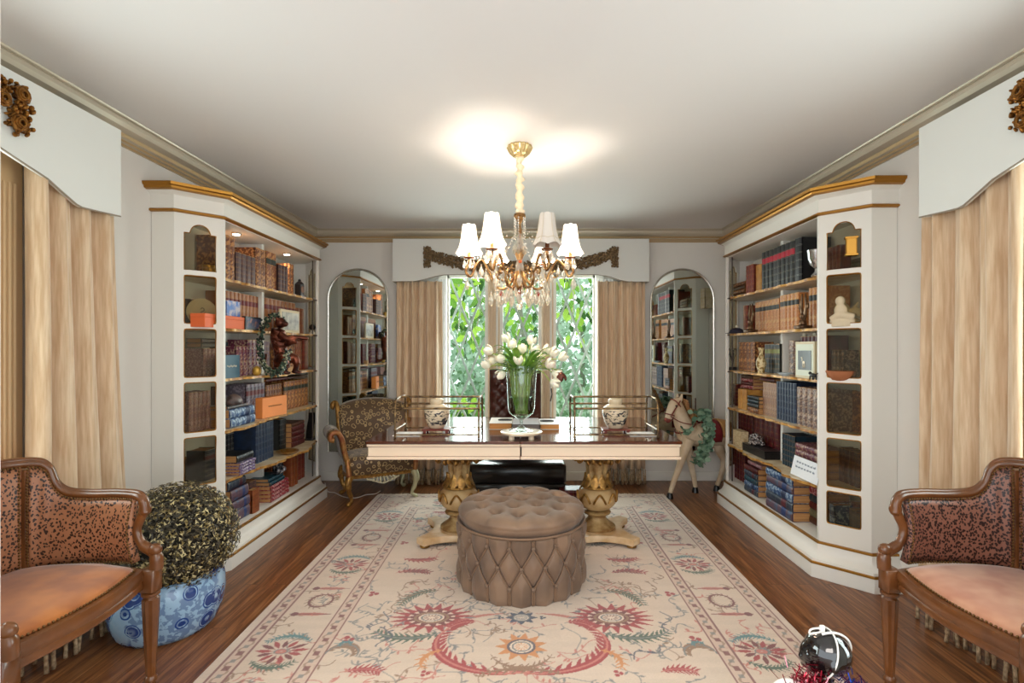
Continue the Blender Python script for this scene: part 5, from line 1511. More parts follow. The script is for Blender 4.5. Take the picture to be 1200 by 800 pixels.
cv.tube(spline([(-.15,-D2*.98,.235),(-.09,-D2*1.0,.215),(0,-D2*1.0,.185),(.09,-D2*1.0,.215),(.15,-D2*.98,.235)],5), .009, 6)
cv.build('carved_apron', mat('carved_white_gilt', (204,196,166), .45), gs, smooth=180)

# ---------------------------------------------------------------- toy horse
HY = 4.98
def HP(px, py, D): return P(px,py,D)
hb = MB()
def chain(pts, rs, mi=0, flat=1.0, n=5):
    sp = spline(pts, n); r = []
    for i in range(len(pts)-1):
        for k in range(n): r.append(rs[i]+(rs[i+1]-rs[i])*k/n)
    r.append(rs[-1]); hb.tube(sp, r, 14, mi, flat=flat)
# local: horse faces -X, slightly to camera
chain([(-.10,0,.60),(0,0,.585),(.12,0,.575),(.26,0,.585),(.36,0,.61)], [.085,.118,.112,.122,.085])
hb.ball((-.09,0,.60),(.10,.09,.115),14,10); hb.ball((.33,0,.60),(.11,.10,.115),14,10)
chain([(-.07,0,.62),(-.13,0,.70),(-.165,0,.80),(-.19,0,.87)], [.105,.085,.066,.056])
chain([(-.17,0,.90),(-.22,0,.875),(-.265,0,.80),(-.285,0,.745)], [.052,.056,.042,.033])
hb.ball((-.29,0,.735),(.036,.032,.03),12,8); hb.ball((-.195,0,.885),(.055,.05,.05),12,8)
for sy in (-1,1):
    hb.tube([(-.17,sy*.028,.92),(-.165,sy*.036,.955),(-.16,sy*.038,.985)], [.02,.016,.007], 8)
    chain([(-.10,sy*.055,.55),(-.165,sy*.06,.40),(-.20,sy*.062,.30),(-.26,sy*.062,.16),(-.30,sy*.062,.05)], [.062,.046,.032,.026,.022]) if sy < 0 else chain([(-.08,sy*.055,.55),(-.03,sy*.06,.40),(.0,sy*.062,.28),(.03,sy*.062,.15),(.05,sy*.062,.05)], [.062,.046,.032,.026,.022])
    x = .34 if sy > 0 else .38
    chain([(x,sy*.055,.57),(x-.03,sy*.06,.44),(x+.03,sy*.062,.30),(x-.0,sy*.062,.16),(x-.05,sy*.062,.05)], [.075,.055,.034,.026,.022])
m_horse = mat('painted_horse', (222,204,178), .45, c2=(196,170,138), ns=7)
hr = thing('toy_horse', 'cream wooden toy horse with red bridle and saddle, by the right mirror', 'toy horse', P(814,0,HY), math.radians(14)); hr.location.z = 0
body = hb.build('body', m_horse, hr, smooth=180, remesh=.007)
for p in ((-.30,-.062),(.05,.062),(.33,-.062),(.29,.062)): MB().lathe([(.034,0.0),(.032,.012),(.024,.05),(.01,.055)],14,c=(p[0]-.004,p[1],0)).build('hoof', m_black, hr, smooth=50)
sd = MB(); rings = []
for i in range(9):
    x = .06+.16*i/8; rings.append([(x, .127*math.cos(a)*1.0, .585+.132*math.sin(a)) for a in [-.5+(PI+1.0)*k/16 for k in range(17)]])
sd.loft(rings, cap=False, closed=False); sd.build('saddle', mat('red_saddle', (118,22,30), .6), hr, smooth=180, solid=.012, recalc=False)
rp = MB(); rings = []
for i in range(7):
    x = .225+.13*i/6; rings.append([(x, (.13-.01*i/6)*math.cos(a), .592+(.134-.02*(i/6)**2)*math.sin(a)) for a in [-.2+(PI+.4)*k/16 for k in range(17)]])
rp.loft(rings, cap=False, closed=False); rp.build('rump_cover', mat('tan_hide', (184,134,78), .6), hr, smooth=180, solid=.008, recalc=False)
br = MB(); m_br = mat('red_bridle', (120,40,30), .5)
def hring(c, d, r, n=18, sy=1):
    d = Vector(d).normalized(); u = d.cross(Vector((0,1,0))).normalized(); w = Vector((0,1,0))
    return [Vector(c)+u*r*math.cos(2*PI*k/n)+w*r*sy*math.sin(2*PI*k/n) for k in range(n)]
br.tube(hring((-.272,0,.785),(-.25,0,-.9),.045), .006, 6, closed=True); br.tube(hring((-.205,0,.885),(-.6,0,-.5),.062), .006, 6, closed=True)
for sy in (-1,1):
    br.tube([(-.272,sy*.043,.785),(-.235,sy*.052,.85),(-.185,sy*.05,.92)], .006, 6); br.tube(spline([(-.285,sy*.04,.775),(-.20,sy*.09,.72),(-.08,sy*.11,.70),(.06,sy*.08,.72)],6), .005, 6)
br.tube(hring((-.105,0,.66),(-.5,0,.85),.108), .007, 6, closed=True)
br.build('bridle', m_br, hr, smooth=180)
mn = MB(); rnd = random.Random(3)
for k in range(46):
    s_ = rnd.random(); b0 = Vector((-.15+.09*(1-s_), rnd.uniform(-.02,.02), .74+.20*s_)); sy = rnd.choice([-1,-1,1])
    mn.tube([b0,b0+Vector((.03,sy*.05,-.02)),b0+Vector((.03,sy*.07,-.10))], [.010,.009,.003], 5)
for k in range(10): mn.tube([(-.17,rnd.uniform(-.015,.015),.94),(-.215,rnd.uniform(-.02,.02),.925),(-.235,rnd.uniform(-.02,.02),.895)], [.008,.007,.002], 5)
mn.build('mane', mat('mane_tan', (176,132,84), .8, c2=(150,100,60), ns=30), hr, smooth=180)
for sy in (-1,1): MB().ball((-.232,sy*.054,.872), (.010,.007,.009), 8, 6).build('eye', m_black, hr, smooth=180)
# muzzle paint
MB().ball((-.288,0,.737),(.038,.034,.032),12,8).build('muzzle', mat('muzzle_red', (120,50,42), .5), hr, smooth=180)
# eucalyptus garland hung on the horse
eg = MB(); rnd = random.Random(14)
gp = spline([(-.20,-.11,.66),(-.13,-.14,.67),(-.02,-.13,.80),(.04,-.15,.72),(.05,-.15,.62),(.02,-.17,.53),(-.03,-.17,.44),(-.06,-.17,.36)],8)
for i, p in enumerate(gp):
    dens = 1 if i < 14 else 8
    for k in range(dens):
        c = p+Vector((rnd.gauss(0,.03),rnd.gauss(0,.015),rnd.gauss(0,.03))); a = Vector((rnd.gauss(0,1),rnd.gauss(0,.5)-1,rnd.gauss(0,1))).normalized(); u = a.cross(Vector((0,0,1))).normalized(); w = a.cross(u); s_ = rnd.uniform(.018,.032)
        eg.add([tuple(c+(u*math.cos(q)+w*math.sin(q)*.8)*s_) for q in [2*PI*j/7 for j in range(7)]], [tuple(range(7))], rnd.randint(0,1))
eg.tube(gp, .004, 5, 0)
e = eg.build('eucalyptus_garland', [mat('eucalyptus', (92,128,104), .6), mat('eucalyptus_pale', (132,160,134), .6)], smooth=0, recalc=False)
e.location = hr.location; e.rotation_euler = hr.rotation_euler; tag(e, 'green eucalyptus garland draped over the toy horse', 'garland')

# ---------------------------------------------------------------- white cord on the floor at left
o = MB().tube(spline([(-1.93,5.03,.10),(-1.90,5.02,.02),P(392,577,5.0),(-1.72,4.9,.006),(-1.62,4.84,.006),(-1.55,4.86,.006),(-1.5,4.95,.006),(-1.42,4.98,.006),(-1.4,5.08,.006)],8), .004, 6).build('cord', mat('white_cord', (220,214,206), .6), smooth=180)
tag(o, 'thin white cord trailing on the floor beneath the gilt settee', 'cord')

# ---------------------------------------------------------------- black figurine with a white ribbon in the right foreground
fx, fy = (968-CX)/F*1.55, 1.55
fg = thing('figurine', 'glossy black figurine with a white ribbon round its head, at the rug edge', 'figurine', (fx,fy,0))
hz = CAMZ-(764-CY)/F*1.55
m_gb = mat('gloss_black', (16,15,16), .08, coat=1.0)
fb = MB(); r = .066
fb.ball((.004,0,hz),(r,r*1.02,r*1.0),20,14); fb.ball((-.03,.01,hz-.015),(.042,.045,.05),16,10)     # skull and face turned to the far left
fb.tube([(-.0,0,hz-.05),(-.012,.0,hz-.085),(-.02,.0,hz-.12)], [.032,.028,.036], 12)
fb.tube([(-.02,-.07,hz-.15),(-.02,0,hz-.128),(-.02,.07,hz-.15)], [.03,.04,.03], 12)
fb.tube([(-.02,0,hz-.13),(-.02,0,hz-.22),(-.02,0,hz-.34),(-.02,0,hz-.40)], [.05,.062,.05,.06], 14)
fb.ball((-.068,.012,hz-.018),(.010,.010,.012),8,6); fb.ball((-.055,.012,hz-.043),(.016,.018,.008),8,6)
for sy in (-1,1):
    fb.ball((-.01,sy*.064,hz-.012),(.014,.006,.018),8,6)
    fb.tube([(-.02,sy*.075,hz-.15),(-.01,sy*.10,hz-.24),(-.06,sy*.085,hz-.31),(-.10,sy*.05,hz-.30)], [.026,.022,.018,.014], 10)
fb.build('body', m_gb, fg, smooth=180, remesh=.0035)
ps = MB(); ps.lathe([(.12,0),(.12,.02),(.06,.04),(.03,.07),(.03,hz-.50),(.07,hz-.47),(.08,hz-.44),(.08,hz-.39),(.02,hz-.385)],28); ps.build('pedestal', m_gb, fg, smooth=50)
rb = MB(); m_rb = mat('white_ribbon', (238,234,228), .5)
rb.tube([(.004-.014+(r+.003)*math.cos(a)*.30, -(r+.003)*math.sin(a)*0.98, hz+(r+.002)*math.cos(a)) for a in [-2.6+5.2*i/30 for i in range(31)]], .0026, 6)
rb.tube([(.004+(r+.004)*math.sin(a), -.0-.02*math.cos(a), hz+(r+.004)*math.cos(a)) for a in [-.4+2.0*i/16 for i in range(17)]], .0035, 6)
rb.tube(spline([(-.012,-.01,hz+r+.004),(-.03,-.01,hz+r+.012),(-.052,-.01,hz+r+.008),(-.055,-.01,hz+r-.004),(-.035,-.01,hz+r-.002),(-.012,-.01,hz+r+.004)],5), .0028, 6)
rb.cbox(-.024,-.010,-.014,-.004,hz+r,hz+r+.02,.002)
rb.build('ribbon', m_rb, fg, smooth=180)
ti = MB(); rnd = random.Random(6)
for k in range(620):
    right = k % 4 == 0
    c = Vector(((.05+rnd.gauss(0,.022)) if right else -.085+rnd.gauss(0,.03), -.05+rnd.gauss(0,.02), (hz-.088 if right else hz-.075)+rnd.gauss(0,.025)))
    d = Vector((rnd.gauss(0,1),rnd.gauss(0,1),rnd.gauss(0,1))).normalized()*.016; w = d.cross(Vector((rnd.random(),1,rnd.random()))).normalized()*.0016
    ti.add([c-d-w,c-d+w,c+d+w,c+d-w],[(0,1,2,3)], (rnd.choice([1,2])) if right else rnd.choice([0,0,0,3]))
ti.build('tinsel', [mat('tinsel_red', (150,30,50), .25, metal=.8), mat('tinsel_blue', (30,70,160), .25, metal=.8), mat('tinsel_purple', (140,40,130), .25, metal=.8), mat('tinsel_pink', (220,150,160), .25, metal=.8)], fg, smooth=0, recalc=False)
o = MB().tube([(fx-.155+.0+.052*math.cos(a)*1.0, fy-.05, hz-.115+.055*math.sin(a)) for a in [.6+2.9*i/20 for i in range(21)]], .011, 8).build('hoop', m_rb, fg, smooth=180)
o.parent = None; o.name = 'white_hoop'
o.name = 'white_hoop'
bpy.data.objects.remove(o)
w_ = MB(); w_.tube([(-.145+.05*math.cos(a), -.05, hz-.115+.06*math.sin(a)) for a in [.5+3.0*i/20 for i in range(21)]]+[(-.10,-.03,hz-.16)], .009, 8); w_.tube([(-.10,-.05,hz-.088),(-.06,-.03,hz-.11)],.007,6)
w_.build('white_scarf', m_rb, fg, smooth=180)
# ---------------------------------------------------------------- chandelier
CHX, CHY = P(609,0,3.19).x, 3.19
cd = thing('chandelier', 'six-arm gilt chandelier with white bell shades, crystal drops and a silk-sleeved chain', 'chandelier', (CHX,CHY,0))
zc = lambda py, D=3.19: CAMZ-(py-CY)/F*D
m_gilt = mat('chandelier_gilt', (190,150,96), .28, metal=.8, c2=(110,72,40), ns=30)
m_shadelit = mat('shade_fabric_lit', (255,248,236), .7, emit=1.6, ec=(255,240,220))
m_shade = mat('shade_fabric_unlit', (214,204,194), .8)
m_sleeve = mat('silk_sleeve', (246,224,190), .5)
mb = MB(); mb.lathe([(.004,H-.001),(.072,H-.001),(.078,H-.012),(.066,H-.04),(.04,H-.066),(.014,H-.075)],32,fl=(16,.05)); mb.build('canopy', mat('cut_crystal_canopy', (232,212,160), .15, metal=.4, c2=(190,160,100), ns=60), cd, smooth=40)
sl = MB(); rings = []; z0, z1 = zc(250), H-.07; n = 70
for i in range(n+1):
    t_ = i/n; z = z0+(z1-z0)*t_; r = .020+.005*math.sin(t_*46+1.5*math.sin(t_*9))+.004*(1-t_)
    ox = .004*math.sin(t_*33); rings.append([(ox+r*math.cos(2*PI*k/16)*(1+.12*math.cos(2*PI*k/16*3+t_*40)), r*math.sin(2*PI*k/16), z) for k in range(16)])
sl.loft(rings); sl.build('chain_sleeve', m_sleeve, cd, smooth=180)
ft = MB()
ft.lathe([(.006,zc(249)),(.036,zc(251)),(.038,zc(254)),(.018,zc(258)),(.010,zc(262))],24)
ft.lathe([(.008,zc(262)),(.014,zc(272)),(.008,zc(280)),(.02,zc(290)),(.03,zc(298)),(.014,zc(306)),(.012,zc(312)),(.034,zc(320)),(.05,zc(328)),(.036,zc(335)),(.012,zc(342)),(.008,zc(352)),(.006,zc(356))],24)
ft.build('central_shaft', m_gilt, cd, smooth=50)
MB().ball((0,0,zc(359)), .020, 16, 12).build('crystal_ball', m_crystal, cd, smooth=0)
MB().lathe([(.010,zc(272)),(.022,zc(280)),(.026,zc(290)),(.012,zc(300)),(.022,zc(308)),(.03,zc(318)),(.012,zc(326))],8).build('glass_body', m_crystal, cd, smooth=0)
drop = MB(); drop.lathe([(.0008,.0),(.004,-.004),(.0015,-.009)],6); drop.lathe([(.001,-.009),(.011,-.032),(.014,-.047),(.008,-.064),(.0006,-.071)],8)
d0 = drop.build('crystal_drop', m_crystal, cd, smooth=0)
dropA = MB(); dropA.lathe([(.0008,.0),(.0012,-.006)],6); dropA.lathe([(.001,-.006),(.010,-.022),(.012,-.03),(.006,-.042),(.0006,-.046)],8); 
dA = dropA.build('amber_drop', m_amber, cd, smooth=0); tag(dA, 'amber crystal drop')
first = {'c': True, 'a': True}
def addrop(x, y, z, s=1.0, amber=False):
    src = dA if amber else d0; k = 'a' if amber else 'c'
    if first[k]: o = src; first[k] = False
    else: o = src.copy(); COL.objects.link(o)
    o.location = (x,y,z); o.scale = (s,s,s)
RA = .315
rnd2 = random.Random(31)
for k in range(6):
    a = -PI/2+PI/6+k*PI/3; ca, sa = math.cos(a), math.sin(a)
    rz = [(.03,1.80),(.10,1.735),(.17,1.775),(.20,1.86),(.26,1.90),(.30,1.86),(.33,1.83),(RA+.02,1.86),(RA,1.885)]
    # S-curved arm
    rz = [(.035,zc(325)),(.09,zc(338)),(.15,zc(335)),(.19,zc(318)),(.235,zc(305)),(.275,zc(312)),(.305,zc(324)),(.335,zc(318)),(.315,zc(308)),(RA,zc(303))]
    pts = spline([(r*ca, r*sa, z) for r, z in rz], 5)
    am = MB(); am.tube(pts, .0085, 8)
    for (r0,z0,rr_,a0,a1) in ((.12,zc(322),.030,-1.5,3.6),(.22,zc(322),.022,1.5,6.5),(.08,zc(316),.026,-2.2,2.2)):
        am.tube([((r0+rr_*(1-.35*i/16)*math.cos(a0+(a1-a0)*i/16))*ca,(r0+rr_*(1-.35*i/16)*math.cos(a0+(a1-a0)*i/16))*sa, z0+rr_*(1-.35*i/16)*math.sin(a0+(a1-a0)*i/16)) for i in range(17)], .006, 6)
    arm = am.build('arm', m_gilt, cd, smooth=180)
    lx, ly = RA*ca, RA*sa
    MB().lathe([(.006,zc(304)),(.03,zc(303)),(.034,zc(301.5)),(.012,zc(300)),(.010,zc(288)),(.008,zc(284))],16,c=(lx,ly,0)).build('candle_cup', mat('cup_bronze', (120,66,36), .35, metal=.6), arm, smooth=50)
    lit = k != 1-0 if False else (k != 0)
    sh = MB(); rings = []; nseg = 48; zt, zb = zc(263), zc(299)
    # bell shade with scalloped lower edge
    for j in range(15):
        v = j/14; rb_ = .040+.020*v+.022*v**4; rings.append([((rb_*(1+.025*math.cos(6*q)))*math.cos(q)+lx, (rb_*(1+.025*math.cos(6*q)))*math.sin(q)+ly, zt+(zb-zt)*v+(.013*abs(math.cos(3*q))*v**3)-(.006*abs(math.cos(3*q)))*(1-v)**4) for q in [2*PI*i/nseg for i in range(nseg)]])
    sh.loft(rings, cap=False)
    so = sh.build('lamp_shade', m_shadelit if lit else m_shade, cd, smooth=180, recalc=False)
    tr_ = MB(); tr_.tube([Vector(p)+Vector(((p[0]-lx)*.02,(p[1]-ly)*.02,0)) for p in rings[11]], .0016, 5, closed=True); 
    for q in range(6):
        i = q*8; tr_.tube([Vector(r[i])+Vector(((r[i][0]-lx)*.02,(r[i][1]-ly)*.02,0)) for r in rings], .0013, 5)
    tr_.build('trim_braid', mat('shade_braid', (196,180,150), .7), so, smooth=180)
    if lit:
        l = bpy.data.lights.new('bulb', 'POINT'); l.energy = BULB; l.color = (1,.88,.74); l.shadow_soft_size = .022
        lo = bpy.data.objects.new('bulb', l); COL.objects.link(lo); lo.parent = arm; lo.location = (lx,ly,zc(281))
    # drops round the cup and along the arm
    for q in range(4):
        b = a+q*PI/2+.4; addrop(lx+.03*math.cos(b), ly+.03*math.sin(b), zc(303), .95)
    for r, z in ((.15,zc(337)),(.275,zc(313)),(.20,zc(317))): addrop(r*ca, r*sa, z-.006, 1.0)
    b = a+PI/6; addrop(.17*math.cos(b), .17*math.sin(b), zc(322), 1.3)
    for r, z in ((.06,zc(334)),(.11,zc(337)),(.24,zc(310)),(.335,zc(322))):
        bb = a+rnd2.uniform(-.25,.25); addrop(r*math.cos(bb), r*math.sin(bb), z-.004, rnd2.uniform(.8,1.3))
    # a long hanging amber or clear pendant near the centre
    addrop(.10*ca, .10*sa, zc(340), 1.2); addrop(.13*math.cos(b), .13*math.sin(b), zc(341), .9, amber=True)
for k in range(14):
    a = 2*PI*k/14+.2; addrop((.13+.05*(k % 2))*math.cos(a), (.13+.05*(k % 2))*math.sin(a), zc(342)-.0, 1.25)
# strands from the crown: small beads in chains
cr = MB()
for k in range(6):
    a = k*PI/3+.3
    for q in range(9): cr.ball((.034*math.cos(a),.034*math.sin(a),zc(256)-.016*q), (.006,.006,.007), 6, 4)
    addrop(.034*math.cos(a), .034*math.sin(a), zc(256)-.15, 1.1)
for k in range(6):
    a = -PI/2+PI/6+k*PI/3
    for q in range(12):
        t_ = (q+1)/13; r = .04+.26*t_; z = zc(262)+(zc(300)-zc(262))*t_-.06*math.sin(PI*t_)
        if q % 1 == 0: cr.ball((r*math.cos(a+.12),r*math.sin(a+.12),z-.02), (.0055,.0055,.006), 6, 4)
tag(cr.build('bead_strands', m_crystal, cd, smooth=0), kind='stuff')
# small orange flower ornament in the middle
MB().ball((.004,-.05,zc(308)), (.012,.008,.010), 8, 5).build('amber_bead', mat('orange_glass', (214,96,40), .2), cd, smooth=180)
# ---------------------------------------------------------------- ornaments in the bookcases
def onshelf(K, lev, px, off):
    x = K.xf+off; return Vector((K.s*x, yof(K,px,x), LEV[lev]+.001))
def turned(o): return o
m_blk = mat('black_lacquer', (24,20,20), .3)
# LEFT
p = onshelf(KL,0,351,.10)
t = thing('mantel_clock', 'small black mantel clock on the top shelf of the left bookcase', 'clock', p, PI/2)
mb = MB(); mb.cbox(-.055,.055,-.035,.035,0,.02,.004); mb.cbox(-.042,.042,-.028,.028,.02,.115,.006); mb.lathe([(.042,.115),(.03,.13),(.012,.145),(.014,.155),(.004,.165)],16); mb.build('case', m_blk, t, smooth=40)
MB().lathe([(.03,0),(.03,.004),(.026,.006)],20,M=T(0,-.028,.068,rx=PI/2)).build('dial', mat('clock_dial', (150,110,90), .4), t)
# orange box, low, long
def box_thing(name, lab, cat, K, lev, pa, pb, off, h, d, m, z=None, lid=None, rot=0, cap=None):
    x = K.xf+off; ya, yb = sorted((yof(K,pa,x), yof(K,pb,x))); z = LEV[lev]+.001 if z is None else z
    t = thing(name, lab, cat, (K.s*x,(ya+yb)/2,z), -K.s*PI/2+rot); w = (yb-ya)/2
    MB().cbox(-w,w,0,d,0,h*.72 if lid else h,.002).build('body', m, t)
    if lid: MB().cbox(-w-.001,w+.001,-.001,d+.001,h*.72+.0005,h,.002).build('lid', lid, t)
    return t, w
m_orange = mat('orange_box', (224,104,52), .6)
box_thing('gift_box', 'long flat orange box beside the column on the second shelf, left bookcase', 'box', KL,1,240,290,.04,.085,.09,m_orange,lid=m_orange)
t, w = box_thing('picture_book', 'face-out picture book with a bright blue sky cover, second shelf of left bookcase', 'book', KL,1,266,281.5,.11,.2,.03,mat('blue_picture', (60,110,190), .35, c2=(190,180,190), ns=18, ramp=(.45,.6)))
# plate on a stand in the column
c_ = onshelf(KL,1,236,.13); 
t = thing('display_plate', 'round cream plate with a small dark figure drawn on it, in the left column', 'plate', (c_.x,c_.y,LEV[1]+.002), PI*.30)
MB().lathe([(.005,0),(.05,.002),(.085,.006),(.092,.012),(.088,.014),(.05,.008),(.005,.006)],36,M=T(0,0,.093,rx=PI/2-.12)).build('dish', mat('cream_dish', (222,204,168), .35), t, smooth=50)
sq = MB(); sq.tube(spline([(-.012,-.014,.06),(.01,-.014,.075),(-.008,-.014,.095),(.012,-.014,.11),(0,-.013,.125),(-.01,-.013,.115)],5), .0022, 5); sq.tube(spline([(-.018,-.014,.09),(0,-.014,.085),(.018,-.014,.098)],4), .0018, 5); sq.build('drawing', m_dark, t)
MB().tube([(-.03,.03,0),(-.03,-.02,.004),(-.03,-.02,.02)],.003,6).tube([(.03,.03,0),(.03,-.02,.004),(.03,-.02,.02)],.003,6).build('easel', m_dark, t)
# tin in the top of the column, metal canister
c_ = onshelf(KL,0,245,.10); t = thing('canister', 'small brass canister in the top light of the left column', 'canister', (c_.x,c_.y,LEV[0]+.001))
MB().lathe([(.036,0),(.038,.003),(.038,.05),(.036,.052)],24,fl=(12,.03)).build('body', m_brass, t, smooth=40); MB().lathe([(.039,.0525),(.039,.068),(.03,.072),(.004,.073)],24).build('lid', m_brass, t, smooth=40)
# dark photo block
t, w = box_thing('photo_frame', 'small black-framed dark photograph beside the orange box, left bookcase', 'picture frame', KL,1,288,306,.03,.095,.03,m_blk)
MB().box(-w+.012,w-.012,-.002,0,.014,.082).build('photo', mat('dark_photo', (50,60,90), .3, c2=(170,110,80), ns=22, ramp=(.5,.62)), t)
# cream-framed picture
t, w = box_thing('framed_picture', 'cream-framed picture on the second shelf, mirror end of the left bookcase', 'picture frame', KL,1,329,351,.035,.19,.018,mat('cream_frame', (226,208,172), .45))
MB().box(-w+.02,w-.02,-.002,0,.022,.168).build('picture', mat('grey_picture', (120,112,96), .3, c2=(196,188,166), ns=16), t)
# ball on a white base
c_ = onshelf(KL,1,366,.06); t = thing('orb_ornament', 'black sphere on a white base at the mirror end of the left bookcase', 'ornament', c_)
MB().lathe([(.03,0),(.03,.012),(.012,.03),(.014,.04)],16).build('base', m_ivory, t, smooth=40); MB().ball((0,0,.066),.03,16,10).build('sphere', m_blk, t, smooth=180)
# bronze monkey-like figure with bead garland
m_brz = mat('red_bronze', (128,66,44), .3, metal=.7, c2=(52,26,22), ns=14)
c_ = Vector((-1.86, yof(KL,327,1.86), LEV[2]+.001))
t = thing('bronze_figure', 'large red-bronze crouching figure under a beaded garland, third shelf of left bookcase', 'statue', c_, math.radians(10))
b = MB()
b.tube(spline([(.02,0,.05),(.015,.01,.13),(-.0,.015,.22),(-.01,.0,.30),(.0,-.01,.35)],5), [.06]*5+[.05]*5+[.056]*5+[.052]*5+[.032], 14)
b.ball((.02,-.03,.395),(.042,.046,.042),16,12); b.ball((.055,-.05,.385),(.028,.026,.022),12,8)
for sy in (-1,1): b.ball((.0,-.03+sy*.036,.425),(.012,.008,.014),8,6)
b.tube(spline([(.02,-.05,.31),(.08,-.06,.27),(.14,-.05,.285),(.20,-.04,.275)],5), [.026]*5+[.022]*5+[.016]*6, 10); b.ball((.205,-.04,.275),(.022,.016,.014),10,6)
b.tube(spline([(.01,.03,.31),(.05,.0,.235),(.10,-.06,.24),(.15,-.07,.25)],5), [.026]*5+[.020]*5+[.015]*6, 10)
for sx, kx in ((-1,.02),(1,.07)):
    b.tube(spline([(.0,sx*.03,.10),(kx+.03,sx*.05-.03,.13),(kx+.05,sx*.055-.03,.07),(kx+.03,sx*.055-.02,.012)],5), [.04]*5+[.030]*5+[.02]*6, 10); b.ball((kx+.05,sx*.055-.02,.014),(.040,.022,.013),10,6)
for k in range(5): b.tube(spline([(-.05+.01*k,-.045,.30-.045*k),(.0,-.066,.27-.045*k),(.05,-.04,.25-.045*k)],4), .007, 6)
b.tube(spline([(-.03,.03,.05),(-.08,.05,.03),(-.11,.04,.08),(-.10,.03,.16)],5), [.02]*8+[.012]*8, 8)
b.build('body', m_brz, t, smooth=180, remesh=.006)
g = MB(); rnd = random.Random(2)
for k in range(420):
    a = 1.2+4.9*k/420; x = .0+.095*math.cos(a); z = .23+.215*math.sin(a)
    g.ball((x-.03+rnd.gauss(0,.012), -.10+rnd.gauss(0,.012)+.07*math.sin(a), z+rnd.gauss(0,.012)), .009, 5, 4, rnd.choice([0,0,1,2]))
o = g.build('bead_garland', [mat('bead_green', (52,72,56), .4), mat('bead_dark', (30,30,26), .4), mat('bead_pale', (150,150,120), .4)], smooth=0)
o.location = c_; o.rotation_euler = (0,0,math.radians(25)); tag(o, 'dark green beaded garland looped over the bronze figure', 'garland', kind='stuff')
# teal box with pale script
m_tb = mat('teal_box', (8,70,92), .5)
t, w = box_thing('teal_box', 'square teal box with pale script standing beside the column, left bookcase', 'box', KL,2,262,281,.03,.155,.05,m_tb)
s_ = MB(); s_.tube([(-w*.6+w*1.2*i/40, -.0015, .08+.006*math.sin(i*1.4)+.002*math.sin(i*.5)) for i in range(41)], .0014, 4); s_.build('script', m_ivory, t)
c_ = onshelf(KL,2,301,.02); t = thing('egg_ornament', 'golden egg standing on the third shelf of the left bookcase', 'ornament', c_)
MB().lathe([(.004,0),(.018,.002),(.028,.02),(.03,.036),(.024,.056),(.012,.068),(.002,.071)],20).build('egg', mat('golden_egg', (206,162,70), .35, metal=.4), t, smooth=180)
t, w = box_thing('small_box', 'tiny tan box before the rust books, third shelf of left bookcase', 'box', KL,2,338,343,.05,.045,.04,mat('tan_box', (210,160,110), .6))
t, w = box_thing('orange_box', 'square bright orange box with dark script on the fourth shelf, left bookcase', 'box', KL,3,311,333,.02,.155,.06,mat('orange_box_bright', (236,142,70), .6),rot=-.15)
s_ = MB(); s_.tube([(-w*.55+w*1.1*i/36, -.0015, .085+.005*math.sin(i*1.9)) for i in range(37)], .0013, 4); s_.build('script', m_dark, t)
# shell on blue stack
c_ = Vector((-1.96, yof(KL,274,1.96), LEV[3]+.151)); o = MB()
o.loft([[(.0+.05*math.cos(a)*k, .075*math.sin(a)*k, z) for a in [2*PI*i/24 for i in range(24)]] for k,z in ((.8,0),(1,.01),(.95,.03),(.7,.055),(.3,.07),(.05,.074))]); o = o.build('shell', mat('shell_grey', (110,92,88), .4, c2=(60,48,46), ns=30), smooth=180); o.location = c_; tag(o, 'dark ridged shell on top of the blue book stack, left bookcase', 'shell')
# gold bowl
c_ = onshelf(KL,4,337,.0); c_.x += .0
t = thing('gold_bowl', 'shallow gold bowl on the wide onyx shelf, left bookcase', 'bowl', c_)
MB().lathe([(.03,0),(.035,.004),(.08,.02),(.09,.028),(.085,.03),(.05,.012),(.004,.01)],28,fl=(8,.03)).build('bowl', m_brass, t, smooth=50)
c_ = onshelf(KL,4,364,.09); t = thing('bookend', 'tall black curved bookend at the mirror end of the left bookcase, fifth shelf', 'bookend', c_, PI/2)
b = MB(); b.cbox(-.07,.07,-.05,.05,0,.014,.004); b.loft([[(x0-.012,-.03,z),(x0+.014,-.03,z),(x0+.014,.03,z),(x0-.012,.03,z)] for x0,z in ((-.03,.014),(-.02,.07),(.0,.13),(.03,.19),(.045,.25))]); b.build('body', m_blk, t, smooth=50)
# seated figure on the teal stack (floor)
c_ = Vector((-1.99, yof(KL,324.5,1.99), .215+.127+.058)); t = thing('seated_figurine', 'small silver-and-black seated figurine on the teal and crimson stack', 'figurine', c_, PI/2-.3)
b = MB(); b.cbox(-.045,.045,-.035,.035,0,.02,.006); b.tube(spline([(0,0,.02),(0,.0,.07),(0,-.005,.105)],4), [.034]*5+[.026]*4, 12); b.ball((0,-.005,.128),.024,12,8)
for sx in (-1,1): b.tube(spline([(sx*.02,0,.04),(sx*.035,-.04,.05),(sx*.03,-.045,.02)],4), .014, 8); b.tube(spline([(sx*.025,0,.095),(sx*.04,-.02,.07),(sx*.02,-.04,.055)],4), .009, 8)
b.build('body', mat('silvered_black', (58,58,64), .25, metal=.6, c2=(190,190,196), ns=26, ramp=(.52,.62)), t, smooth=180, remesh=.004)
